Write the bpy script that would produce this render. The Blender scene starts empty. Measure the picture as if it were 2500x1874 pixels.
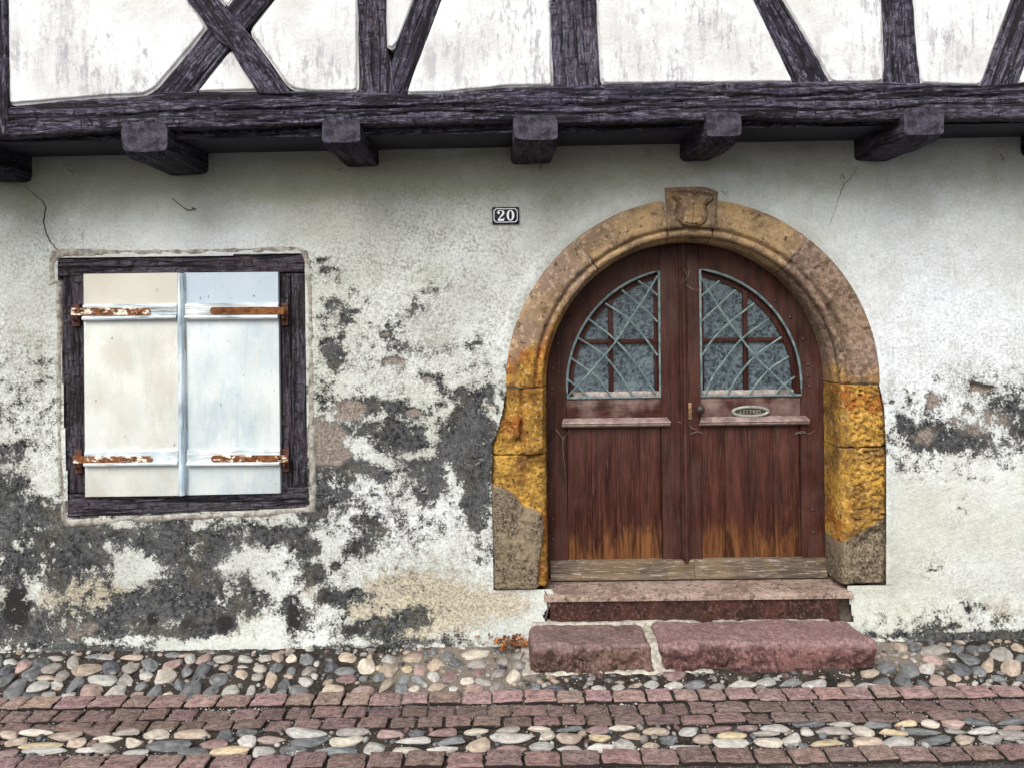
import bpy, bmesh, math, random
import numpy as np
from mathutils import Matrix, Vector

# ------------------------------------------------------------------ camera, sky, sun, exposure
SC = bpy.context.scene
COL = SC.collection
PW, PH = 2500.0, 1874.0            # photograph size the survey points were measured in
CXP, HORIZON, FPX = 1250.0, 735.0, 1878.0
CAM_D, CAM_H, ROLL = 4.155, 1.85, 0.0122
cr, sr = math.cos(ROLL), math.sin(ROLL)

cam_data = bpy.data.cameras.new("camera")
cam_data.sensor_width = 36.0
cam_data.lens = 36.0 * FPX / PW
cam_data.shift_y = -(PH / 2 - HORIZON) / PW
cam_data.clip_start = 0.05
cam_data.clip_end = 1000.0
cam = bpy.data.objects.new("camera", cam_data)
COL.objects.link(cam)
cam.matrix_world = Matrix(((cr, sr, 0, 0), (0, 0, -1, -CAM_D), (-sr, cr, 0, CAM_H), (0, 0, 0, 1)))
SC.camera = cam

SUN_EL, SUN_AZ = math.radians(44), math.radians(200)    # azimuth measured from +Y clockwise (the light comes over the street)
world = bpy.data.worlds.new("World")
SC.world = world
world.use_nodes = True
wn = world.node_tree
bg = wn.nodes["Background"]
sky = wn.nodes.new("ShaderNodeTexSky")
sky.sky_type = 'NISHITA'
sky.sun_disc = False
sky.sun_elevation = SUN_EL
sky.sun_rotation = SUN_AZ
sky.air_density = 1.0
sky.dust_density = 4.0
sky.ozone_density = 1.0
hs = wn.nodes.new("ShaderNodeHueSaturation")            # cloud cover greys the blue out
hs.inputs["Saturation"].default_value = 0.34
wn.links.new(sky.outputs[0], hs.inputs["Color"])
wn.links.new(hs.outputs[0], bg.inputs[0])
bg.inputs[1].default_value = 0.10

sd = bpy.data.lights.new("sun", 'SUN')
sd.energy = 1.5
sd.angle = math.radians(42)
sd.color = (1.0, 0.985, 0.965)
sun = bpy.data.objects.new("sun", sd)
COL.objects.link(sun)
sdir = Vector((math.sin(SUN_AZ) * math.cos(SUN_EL), math.cos(SUN_AZ) * math.cos(SUN_EL), math.sin(SUN_EL)))
sun.rotation_euler = sdir.to_track_quat('Z', 'Y').to_euler()
sun.location = (0, -6, 8)

SC.view_settings.view_transform = 'Standard'
SC.view_settings.look = 'None'
SC.view_settings.gamma = 1.0
SC.view_settings.use_curve_mapping = False
SC.view_settings.exposure = 1.02
SC.render.engine = 'CYCLES'
SC.cycles.max_bounces = 6

random.seed(7)
RNG = np.random.default_rng(7)

# ------------------------------------------------------------------ survey helpers
def P(px, py, Y=0.0):
    """survey point on the vertical plane at depth Y -> (x, z)"""
    u = (px - CXP) / FPX; v = (HORIZON - py) / FPX
    ul = u * cr + v * sr; vl = -u * sr + v * cr
    d = CAM_D + Y
    return ul * d, CAM_H + vl * d

def G(px, py, z=0.0):
    """survey point on the ground at height z -> (x, y)"""
    u = (px - CXP) / FPX; v = (HORIZON - py) / FPX
    ul = u * cr + v * sr; vl = -u * sr + v * cr
    d = (z - CAM_H) / vl
    return ul * d, d - CAM_D

def to_px(X, Z, Y=0.0):
    d = CAM_D + Y
    ul = X / d; vl = (Z - CAM_H) / d
    return CXP + FPX * (ul * cr - vl * sr), HORIZON - FPX * (ul * sr + vl * cr)

def PL(pts, Y=0.0):
    return [P(a, b, Y) for a, b in pts]

# ------------------------------------------------------------------ numeric noise
def _h(ix, iy, iz, seed):
    n = (ix.astype(np.int64) * 374761393 + iy.astype(np.int64) * 668265263 + iz.astype(np.int64) * 2147483647 + seed * 1274126177) & 0xFFFFFFFF
    n = ((n ^ (n >> 13)) * 1274126177) & 0xFFFFFFFF
    n = n ^ (n >> 16)
    return (n & 0xFFFF) / 65535.0

def vnoise(x, y, z=None, seed=0):
    x = np.asarray(x, float); y = np.asarray(y, float)
    z = np.zeros_like(x) if z is None else np.asarray(z, float)
    ix, iy, iz = np.floor(x), np.floor(y), np.floor(z)
    fx, fy, fz = x - ix, y - iy, z - iz
    fx = fx * fx * (3 - 2 * fx); fy = fy * fy * (3 - 2 * fy); fz = fz * fz * (3 - 2 * fz)
    r = 0
    for a in (0, 1):
        for b in (0, 1):
            for c in (0, 1):
                w = (fx if a else 1 - fx) * (fy if b else 1 - fy) * (fz if c else 1 - fz)
                r = r + w * _h(ix + a, iy + b, iz + c, seed)
    return r * 2 - 1

def fbm(x, y, z=None, octv=4, gain=0.5, seed=0):
    x = np.asarray(x, float); y = np.asarray(y, float)
    t = 0; a = 1.0; s = 0
    for i in range(octv):
        k = 2.03 ** i
        t = t + a * vnoise(x * k, y * k, None if z is None else np.asarray(z) * k, seed + i * 17)
        s += a; a *= gain
    return t / s

def worley(x, y, seed=0):
    ix, iy = np.floor(x), np.floor(y)
    best = np.full(np.shape(x), 9.0)
    zz = np.zeros_like(ix)
    for a in (-1, 0, 1):
        for b in (-1, 0, 1):
            px = ix + a + _h(ix + a, iy + b, zz, seed); py = iy + b + _h(ix + a, iy + b, zz, seed + 5)
            best = np.minimum(best, np.hypot(px - x, py - y))
    return best

def sstep(a, b, x):
    t = np.clip((x - a) / (b - a), 0, 1)
    return t * t * (3 - 2 * t)

def in_poly(x, y, poly):
    x = np.asarray(x, float); y = np.asarray(y, float)
    r = np.zeros(x.shape, bool)
    n = len(poly)
    for i in range(n):
        x1, y1 = poly[i]; x2, y2 = poly[(i + 1) % n]
        if y1 == y2: continue
        c = ((y1 > y) != (y2 > y)) & (x < (x2 - x1) * (y - y1) / (y2 - y1) + x1)
        r ^= c
    return r

def seg_dist(x, y, poly, closed=True):
    best = np.full(np.shape(x), 1e9)
    n = len(poly)
    for i in range(n if closed else n - 1):
        ax, ay = poly[i]; bx, by = poly[(i + 1) % n]
        dx, dy = bx - ax, by - ay
        L = dx * dx + dy * dy + 1e-12
        t = np.clip(((x - ax) * dx + (y - ay) * dy) / L, 0, 1)
        best = np.minimum(best, np.hypot(x - ax - t * dx, y - ay - t * dy))
    return best

def signed(x, y, poly):
    return np.where(in_poly(x, y, poly), 1, -1) * seg_dist(x, y, poly)

# ------------------------------------------------------------------ materials
def c4(c):
    return tuple(c) + (1.0,) if len(c) == 3 else tuple(c)

class Mat:
    def __init__(s, name):
        s.m = bpy.data.materials.new(name); s.m.use_nodes = True
        s.nt = s.m.node_tree
        s.b = s.nt.nodes["Principled BSDF"]
        s._obj = None
    def node(s, t): return s.nt.nodes.new(t)
    def put(s, sock, v):
        if isinstance(v, bpy.types.NodeSocket): s.nt.links.new(v, sock)
        elif isinstance(v, (tuple, list)) and sock.type == 'RGBA': sock.default_value = c4(v)
        else: sock.default_value = v
    def obj(s):
        if s._obj is None: s._obj = s.node("ShaderNodeTexCoord").outputs["Object"]
        return s._obj
    def mapv(s, scale=(1, 1, 1), vec=None, rot=(0, 0, 0), loc=None):
        n = s.node("ShaderNodeMapping"); s.put(n.inputs[0], vec or s.obj())
        n.inputs["Scale"].default_value = scale; n.inputs["Rotation"].default_value = rot
        if loc is not None: s.put(n.inputs["Location"], loc)
        return n.outputs[0]
    def rnd(s):
        return s.node("ShaderNodeObjectInfo").outputs["Random"]
    def ocol(s):
        return s.node("ShaderNodeObjectInfo").outputs["Color"]
    def shifted(s, k=37.0, vec=None):
        """object coordinates moved by a random offset of each object, so that copies do not repeat"""
        n = s.node("ShaderNodeVectorMath"); n.operation = 'ADD'
        s.put(n.inputs[0], vec or s.obj())
        m = s.node("ShaderNodeMath"); m.operation = 'MULTIPLY'; s.put(m.inputs[0], s.rnd()); m.inputs[1].default_value = k
        s.put(n.inputs[1], m.outputs[0])
        return n.outputs[0]
    def noise(s, scale, detail=4, rough=0.55, vec=None, dist=0.0):
        n = s.node("ShaderNodeTexNoise"); s.put(n.inputs["Vector"], vec or s.obj())
        n.inputs["Scale"].default_value = scale; n.inputs["Detail"].default_value = detail
        n.inputs["Roughness"].default_value = rough; n.inputs["Distortion"].default_value = dist
        return n.outputs[0]
    def vor(s, scale, vec=None, feature='F1', out="Distance"):
        n = s.node("ShaderNodeTexVoronoi"); n.feature = feature
        s.put(n.inputs["Vector"], vec or s.obj()); n.inputs["Scale"].default_value = scale
        return n.outputs[out]
    def attr(s, name):
        n = s.node("ShaderNodeAttribute"); n.attribute_name = name
        return n.outputs["Fac"]
    def math(s, op, a, b=0.0, clamp=False):
        n = s.node("ShaderNodeMath"); n.operation = op; n.use_clamp = clamp
        s.put(n.inputs[0], a); s.put(n.inputs[1], b)
        return n.outputs[0]
    def mr(s, v, a, b, c=0.0, d=1.0, smooth=True):
        n = s.node("ShaderNodeMapRange"); n.interpolation_type = 'SMOOTHSTEP' if smooth else 'LINEAR'
        s.put(n.inputs[0], v)
        for i, q in enumerate((a, b, c, d)): n.inputs[i + 1].default_value = q
        return n.outputs[0]
    def mix(s, f, a, b, blend='MIX'):
        n = s.node("ShaderNodeMix"); n.data_type = 'RGBA'; n.blend_type = blend
        s.put(n.inputs[0], f); s.put(n.inputs[6], a); s.put(n.inputs[7], b)
        return n.outputs[2]
    def sep(s, axis, vec=None):
        n = s.node("ShaderNodeSeparateXYZ"); s.put(n.inputs[0], vec or s.obj())
        return n.outputs[axis]
    def bump(s, h, dist=0.004, strength=1.0, prev=None):
        n = s.node("ShaderNodeBump"); s.put(n.inputs["Height"], h)
        n.inputs["Distance"].default_value = dist; n.inputs["Strength"].default_value = strength
        if prev is not None: s.put(n.inputs["Normal"], prev)
        return n.outputs[0]
    def end(s, col, rough=0.85, normal=None, metal=0.0, spec=0.3):
        s.put(s.b.inputs["Base Color"], col); s.put(s.b.inputs["Roughness"], rough)
        s.put(s.b.inputs["Metallic"], metal); s.put(s.b.inputs["Specular IOR Level"], spec)
        if normal is not None: s.put(s.b.inputs["Normal"], normal)
        return s.m

def make_wall_material():
    m = Mat("old_lime_plaster")
    fine = m.noise(85, 6, 0.7); mid = m.noise(19, 6, 0.62); low = m.noise(2.2, 4, 0.55)
    vlow = m.noise(0.8, 3, 0.5)
    peel = m.math('ADD', m.attr("peel"), m.math('MULTIPLY', m.attr("ragged"), m.math('ADD', m.math('ADD', m.math('MULTIPLY', m.math('SUBTRACT', fine, 0.5), 2.5), m.math('MULTIPLY', m.math('SUBTRACT', m.noise(170, 4, 0.8), 0.5), 0.7)),
                                                m.math('MULTIPLY', m.math('SUBTRACT', mid, 0.5), 2.7))))
    mask = m.mr(peel, 0.44, 0.56)
    veil = m.math('MULTIPLY', m.mr(peel, -0.15, 0.47), m.mr(m.noise(70, 7, 0.8, m.mapv((1, 1, 1), loc=(2, 6, 1))), 0.40, 0.56))
    white = m.mix(m.mr(low, 0.3, 0.7), (0.465, 0.487, 0.450), (0.645, 0.680, 0.660))
    white = m.mix(m.math('MULTIPLY', m.attr("fresh"), m.mr(low, 0.25, 0.55, 0.5, 1.0)), white, (0.75, 0.785, 0.825))
    white = m.mix(m.mr(vlow, 0.4, 0.75), white, (0.53, 0.545, 0.470))
    # rough-cast grain: noise specks darken the plaster
    grain = m.math('MULTIPLY', m.mr(m.noise(62, 5, 0.8), 0.545, 0.40), m.math('MULTIPLY', m.attr("speck"), m.mr(m.noise(6, 5, 0.65), 0.30, 0.62, 0.25, 1.0)))
    white = m.mix(m.math('MULTIPLY', grain, 0.85), white, (0.20, 0.19, 0.165))
    blotch = m.math('MULTIPLY', m.mr(m.noise(33, 6, 0.72), 0.50, 0.72), m.attr("speck"))
    white = m.mix(m.math('MULTIPLY', blotch, 0.75), white, (0.24, 0.228, 0.20))
    soft = m.mr(m.noise(3.6, 7, 0.7, m.mapv((1, 1, 0.8), loc=(7, 2, 4))), 0.46, 0.66)
    white = m.mix(m.math('MULTIPLY', soft, 0.28), white, (0.36, 0.35, 0.30))
    # run marks
    runs = m.mr(m.noise(1.0, 6, 0.65, m.mapv((17, 17, 1.6))), 0.53, 0.75)
    white = m.mix(m.math('MULTIPLY', runs, 0.22), white, (0.38, 0.36, 0.31))
    sandm = m.mr(m.math('ADD', m.attr("sand"), m.math('MULTIPLY', m.math('SUBTRACT', mid, 0.5), 1.2)), 0.25, 0.75)
    white = m.mix(m.math('MULTIPLY', sandm, 0.8), white, m.mix(m.mr(m.noise(75, 7, 0.82), 0.44, 0.58), (0.50, 0.435, 0.31), (0.165, 0.135, 0.088)))
    gr = m.mr(m.math('ADD', m.attr("grime_shade"), m.math('MULTIPLY', m.math('SUBTRACT', m.noise(9, 7, 0.7), 0.5), 1.6)), 0.2, 1.1)
    white = m.mix(m.math('MULTIPLY', gr, 0.52), white, (0.315, 0.345, 0.215))  # green algae stain together with shade painted in below the overhang
    white = m.mix(m.math('MULTIPLY', veil, 0.9), white, (0.165, 0.158, 0.138))
    dark = m.mix(m.mr(m.noise(42, 8, 0.85), 0.41, 0.59), (0.010, 0.0105, 0.0115), (0.088, 0.090, 0.092))
    dark = m.mix(m.math('MULTIPLY', m.mr(m.noise(4.2, 5, 0.65, m.mapv((1, 1, 1), loc=(8, 1, 3))), 0.47, 0.66), 0.75), dark, m.mix(m.mr(fine, 0.42, 0.58), (0.036, 0.037, 0.039), (0.145, 0.147, 0.146)))
    dark = m.mix(m.math('MULTIPLY', m.mr(m.noise(5, 6, 0.65), 0.50, 0.64), 0.5), dark, m.mix(m.mr(fine, 0.42, 0.58), (0.035, 0.031, 0.021), (0.125, 0.112, 0.080)))
    dark = m.mix(m.mr(m.math('ADD', m.attr("brown"), m.math('MULTIPLY', m.math('SUBTRACT', mid, 0.5), 0.8)), 0.35, 0.6),
                 dark, m.mix(m.mr(fine, 0.35, 0.65), (0.10, 0.082, 0.070), (0.30, 0.25, 0.21)))
    dark = m.mix(m.mr(m.math('ADD', m.attr("black"), m.math('MULTIPLY', m.math('SUBTRACT', mid, 0.5), 0.8)), 0.3, 0.7), dark, (0.022, 0.021, 0.020))
    col = m.mix(mask, white, dark)
    h = m.math('ADD', m.math('MULTIPLY', m.math('SUBTRACT', 1.0, mask), 0.55), m.math('MULTIPLY', m.noise(95, 6, 0.7), 0.5))
    nrm = m.bump(m.math('ADD', h, m.math('MULTIPLY', m.noise(48, 5, 0.7), 0.6)), 0.011, 0.9)
    return m.end(col, 0.92, nrm, spec=0.15)

def make_panel_material():
    m = Mat("white_infill_plaster")
    v = m.shifted(9.0)
    low = m.noise(3.0, 6, 0.65, v)
    col = m.mix(m.mr(low, 0.35, 0.65), (0.53, 0.53, 0.515), (0.69, 0.695, 0.69))
    zone = m.mr(m.noise(1.9, 4, 0.6, v), 0.40, 0.62)
    st = m.math('ADD', m.math('MULTIPLY', m.noise(1.0, 8, 0.78, m.mapv((22, 22, 3.0), v), 0.3), 0.55), m.math('MULTIPLY', m.noise(45, 7, 0.8, m.mapv((1, 1, 0.45), v)), 0.45))
    col = m.mix(m.math('MULTIPLY', m.math('MULTIPLY', m.mr(st, 0.485, 0.56), m.math('ADD', zone, 0.08)), 0.75), col, (0.27, 0.272, 0.29))
    sp = m.noise(80, 7, 0.82, v)
    col = m.mix(m.math('MULTIPLY', m.mr(sp, 0.55, 0.60), 0.40), col, (0.37, 0.37, 0.385))
    spot = m.noise(17, 4, 0.65, m.mapv((1, 1, 0.55), v))
    col = m.mix(m.math('MULTIPLY', m.mr(spot, 0.635, 0.67), 0.6), col, (0.28, 0.27, 0.285))
    h = m.math('ADD', m.noise(60, 6, 0.7, v), m.math('MULTIPLY', m.noise(9, 4, 0.6, v), 0.8))
    return m.end(col, 0.9, m.bump(h, 0.006, 0.7), spec=0.15)

def make_timber_material(name="dark_timber", tint=(1, 1, 1), light=0.9):
    m = Mat(name)
    v = m.shifted(31.0)
    g1 = m.noise(1.0, 8, 0.72, m.mapv((3.0, 46, 46), v), 0.5)
    g2 = m.noise(1.0, 6, 0.8, m.mapv((20, 95, 95), v), 0.3)
    blk = m.noise(1.0, 6, 0.7, m.mapv((26, 40, 40), v, loc=(3, 5, 8)), 0.4)
    big = m.noise(2.6, 5, 0.65, v)
    base = m.mix(m.mr(g1, 0.40, 0.60), tuple(0.009 * t for t in tint), (0.046 * tint[0], 0.040 * tint[1], 0.052 * tint[2]))
    base = m.mix(m.math('MULTIPLY', m.mr(m.noise(1.3, 4, 0.6, v), 0.48, 0.62), 0.6), base, (0.046, 0.028, 0.036))
    f = m.math('ADD', m.math('ADD', m.math('MULTIPLY', g1, 0.25), m.math('MULTIPLY', g2, 0.50)), m.math('MULTIPLY', blk, 0.25))
    f = m.math('ADD', f, m.math('MULTIPLY', m.math('SUBTRACT', big, 0.5), 0.42))
    worn = m.mr(f, 0.485, 0.53)
    col = m.mix(m.math('MULTIPLY', worn, light), base, m.mix(m.mr(g2, 0.46, 0.62), (0.038, 0.035, 0.050), (0.155, 0.150, 0.195)))
    crack = m.mr(m.noise(1.0, 6, 0.65, m.mapv((2.2, 38, 38), v, loc=(4, 2, 1)), 0.8), 0.455, 0.41)
    cross = m.mr(m.noise(1.0, 6, 0.7, m.mapv((60, 18, 18), v), 0.5), 0.42, 0.37)
    ck = m.math('MAXIMUM', crack, m.math('MULTIPLY', cross, 0.9))
    col = m.mix(ck, col, (0.008, 0.007, 0.009))
    h = m.math('SUBTRACT', m.math('ADD', m.math('MULTIPLY', g1, 0.7), m.math('MULTIPLY', g2, 0.5)), ck)
    return m.end(col, 0.8, m.bump(h, 0.010, 1.0), spec=0.25)

def make_stone_material():
    m = Mat("weathered_sandstone")
    v = m.obj()
    n1 = m.noise(6, 7, 0.65, v); n2 = m.noise(40, 6, 0.72, v); n3 = m.noise(2.1, 4, 0.55, v)
    tan = m.mix(m.mr(n1, 0.38, 0.62), (0.185, 0.122, 0.066), (0.42, 0.300, 0.168))
    tan = m.mix(m.mr(n3, 0.42, 0.64), tan, (0.215, 0.150, 0.112))
    tan = m.mix(m.math('MULTIPLY', m.mr(n2, 0.53, 0.60), 0.6), tan, (0.48, 0.345, 0.24))
    tan = m.mix(m.math('MULTIPLY', m.mr(m.noise(48, 6, 0.8), 0.45, 0.39), 0.5), tan, (0.065, 0.043, 0.032))
    tan = m.mix(m.math('MULTIPLY', m.mr(m.math('ADD', m.attr("tone"), m.math('MULTIPLY', m.math('SUBTRACT', n3, 0.5), 1.6)), 0.65, 0.15), 0.75), tan, m.mix(m.mr(n2, 0.42, 0.58), (0.070, 0.044, 0.034), (0.215, 0.150, 0.118)))
    ochre = m.mix(m.mr(n1, 0.36, 0.64), (0.130, 0.062, 0.013), (0.43, 0.245, 0.048))
    ochre = m.mix(m.mr(m.noise(3.3, 5, 0.6, m.mapv((1, 1, 1), v, loc=(3, 1, 7))), 0.56, 0.66), ochre, (0.27, 0.088, 0.018))
    ochre = m.mix(m.math('MULTIPLY', m.mr(n2, 0.545, 0.61), 0.5), ochre, (0.60, 0.42, 0.17))
    ochre = m.mix(m.math('MULTIPLY', m.mr(m.noise(52, 6, 0.8), 0.49, 0.42), 0.75), ochre, (0.060, 0.026, 0.008))
    w = m.mr(m.math('ADD', m.attr("ochre"), m.math('MULTIPLY', m.math('SUBTRACT', n1, 0.5), 1.3)), 0.1, 0.95)
    col = m.mix(w, tan, ochre)
    cem = m.mix(m.mr(m.noise(78, 7, 0.82, v), 0.40, 0.60), (0.030, 0.023, 0.015), (0.235, 0.185, 0.125))
    cem = m.mix(m.mr(n1, 0.45, 0.68), cem, (0.21, 0.165, 0.11))
    col = m.mix(m.mr(m.math('ADD', m.attr("cement"), m.math('MULTIPLY', m.math('SUBTRACT', n2, 0.5), 0.5)), 0.42, 0.58), col, cem)
    pit = m.mr(m.noise(27, 5, 0.65, v), 0.40, 0.30)
    col = m.mix(m.math('MULTIPLY', pit, 0.8), col, (0.050, 0.032, 0.018))
    h = m.math('SUBTRACT', m.math('ADD', m.math('MULTIPLY', n1, 0.6), m.math('MULTIPLY', n2, 0.55)), m.math('MULTIPLY', pit, 0.6))
    return m.end(col, 0.9, m.bump(h, 0.011, 0.85), spec=0.15)

def make_red_stone(name, a, b, c, rough_lo=0.6, sc=1.0, dirt=0.6, tread=None):
    m = Mat(name)
    v = m.obj()
    n1 = m.noise(6 * sc, 7, 0.7, v); n2 = m.noise(55 * sc, 7, 0.8, v); n3 = m.noise(2.6 * sc, 5, 0.65, m.mapv((1, 1, 1), v, loc=(4, 4, 4)))
    col = m.mix(m.mr(n1, 0.38, 0.62), a, b)
    col = m.mix(m.math('MULTIPLY', m.mr(n2, 0.52, 0.58), 0.65), col, c)
    dk = tuple(q * 0.30 for q in a)
    col = m.mix(m.math('MULTIPLY', m.mr(m.noise(38 * sc, 7, 0.8, v), 0.48, 0.41), 0.85), col, dk)
    col = m.mix(m.math('MULTIPLY', m.mr(n3, 0.55, 0.66), dirt), col, (0.055, 0.026, 0.016))
    if tread:       # feet have worn the top of the stone smooth and pale
        col = m.mix(m.math('MULTIPLY', m.mr(m.math('ADD', m.sep(2), m.math('MULTIPLY', m.math('SUBTRACT', n1, 0.5), 0.10)), 0.095, 0.125), 0.62), col, m.mix(m.mr(n2, 0.42, 0.58), tread[0], tread[1]))
    h = m.math('ADD', m.math('MULTIPLY', n1, 0.6), m.math('MULTIPLY', n2, 0.7))
    return m.end(col, m.mr(n1, 0.3, 0.7, rough_lo, 0.95), m.bump(h, 0.012, 0.9), spec=0.25)

def make_cobble_material():
    m = Mat("river_cobble")
    v = m.shifted(53.0)
    oc = m.ocol()
    n2 = m.noise(1.5, 7, 0.75, v); n3 = m.noise(4.6, 7, 0.85, v)
    col = m.mix(m.mr(n2, 0.36, 0.64), m.mix(0.58, oc, (0, 0, 0)), m.mix(0.08, oc, (1, 1, 1)))
    col = m.mix(m.math('MULTIPLY', m.mr(n3, 0.50, 0.56), 0.70), col, m.mix(0.65, oc, (0.01, 0.01, 0.01)))
    col = m.mix(m.math('MULTIPLY', m.mr(m.noise(5.5, 7, 0.85, m.mapv((1, 1, 1), v, loc=(9, 9, 9))), 0.54, 0.60), 0.5), col, m.mix(0.4, oc, (0.85, 0.83, 0.78)))
    col = m.mix(m.math('MULTIPLY', m.mr(m.noise(1.9, 6, 0.7, m.mapv((1, 1, 1), v, loc=(2, 9, 5))), 0.48, 0.62), 0.42), col, m.mix(m.mr(n3, 0.45, 0.58), (0.045, 0.037, 0.030), (0.19, 0.165, 0.14)))
    # earth splashed round the foot of the stone
    col = m.mix(m.mr(m.math('ADD', m.sep(2), m.math('MULTIPLY', m.math('SUBTRACT', n2, 0.5), 1.6)), 0.62, 0.25), col, (0.035, 0.028, 0.022))
    h = m.math('ADD', n2, m.math('MULTIPLY', n3, 0.5))
    return m.end(col, m.mr(n2, 0.3, 0.7, 0.6, 0.9), m.bump(h, 0.18, 0.7), spec=0.2)

def make_cobble_material():
    m = Mat("river_cobble")
    v = m.shifted(53.0)
    oc = m.ocol()
    n2 = m.noise(2.0, 6, 0.7, v); n3 = m.noise(9, 5, 0.75, v)
    col = m.mix(m.mr(n2, 0.3, 0.7), m.mix(0.45, oc, (0, 0, 0)), m.mix(0.12, oc, (1, 1, 1)))
    col = m.mix(m.math('MULTIPLY', m.mr(n3, 0.55, 0.63), 0.45), col, m.mix(0.7, oc, (0.02, 0.02, 0.02)))
    col = m.mix(m.math('MULTIPLY', m.mr(m.noise(6, 3, 0.7, m.mapv((1, 1, 1), v, loc=(9, 9, 9))), 0.58, 0.68), 0.4), col, m.mix(0.35, oc, (0.8, 0.78, 0.72)))
    h = m.math('ADD', n2, m.math('MULTIPLY', n3, 0.6))
    return m.end(col, m.mr(n2, 0.3, 0.7, 0.40, 0.75), m.bump(h, 0.05, 0.3), spec=0.4)

def make_small_stone():
    m = Mat("small_wedged_stone")
    oc = m.ocol()
    n = m.noise(40, 6, 0.75); n2 = m.noise(160, 5, 0.8)
    col = m.mix(m.mr(n, 0.36, 0.64), m.mix(0.6, oc, (0, 0, 0)), m.mix(0.1, oc, (1, 1, 1)))
    col = m.mix(m.math('MULTIPLY', m.mr(n2, 0.52, 0.58), 0.6), col, m.mix(0.6, oc, (0.01, 0.01, 0.01)))
    return m.end(col, 0.8, m.bump(n2, 0.004, 0.6), spec=0.2)

def make_sett_material():
    m = Mat("red_sandstone_sett")
    v = m.shifted(41.0)
    oc = m.ocol()
    n1 = m.noise(3.0, 7, 0.75, v)
    n2 = m.noise(11, 7, 0.85, v)
    col = m.mix(m.mr(n1, 0.38, 0.62), m.mix(0.55, oc, (0.02, 0.014, 0.014)), m.mix(0.12, oc, (0.8, 0.7, 0.65)))
    col = m.mix(m.math('MULTIPLY', m.mr(n2, 0.52, 0.57), 0.55), col, m.mix(0.45, oc, (0.78, 0.62, 0.56)))
    col = m.mix(m.math('MULTIPLY', m.mr(m.noise(9, 7, 0.8, v), 0.47, 0.40), 0.85), col, (0.035, 0.023, 0.021))
    # earth clings to the sides of each stone
    col = m.mix(m.mr(m.math('ADD', m.sep(2), m.math('MULTIPLY', m.math('SUBTRACT', n1, 0.5), 0.9)), 0.45, 0.12), col, (0.035, 0.027, 0.022))
    h = m.math('ADD', n1, m.math('MULTIPLY', n2, 0.6))
    return m.end(col, 0.85, m.bump(h, 0.20, 0.7), spec=0.18)

def make_ground_material():
    m = Mat("joint_earth")
    n1 = m.noise(7, 6, 0.65); n2 = m.noise(160, 4, 0.75)
    col = m.mix(m.mr(n1, 0.35, 0.65), (0.014, 0.011, 0.009), (0.050, 0.041, 0.034))
    col = m.mix(m.math('MULTIPLY', m.mr(n2, 0.55, 0.62), 0.6), col, (0.26, 0.235, 0.21))
    mort = m.mr(m.math('ADD', m.attr("mortar"), m.math('MULTIPLY', m.math('SUBTRACT', m.noise(12, 5, 0.65), 0.5), 0.9)), 0.4, 0.65)
    col = m.mix(mort, col, m.mix(m.mr(n2, 0.36, 0.64), (0.10, 0.083, 0.068), (0.30, 0.26, 0.21)))
    return m.end(col, 0.95, m.bump(m.math('ADD', n1, n2), 0.008, 0.8), spec=0.1)

def make_asphalt():
    m = Mat("asphalt")
    n = m.noise(230, 4, 0.8); v = m.vor(260)
    col = m.mix(m.mr(n, 0.42, 0.62), (0.035, 0.033, 0.036), (0.12, 0.115, 0.118))
    col = m.mix(m.mr(m.noise(150, 3, 0.8, m.mapv((1, 1, 1), loc=(3, 3, 3))), 0.60, 0.68), col, (0.38, 0.36, 0.36))
    return m.end(col, 0.85, m.bump(m.math('ADD', n, v), 0.006, 0.9), spec=0.3)

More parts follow.
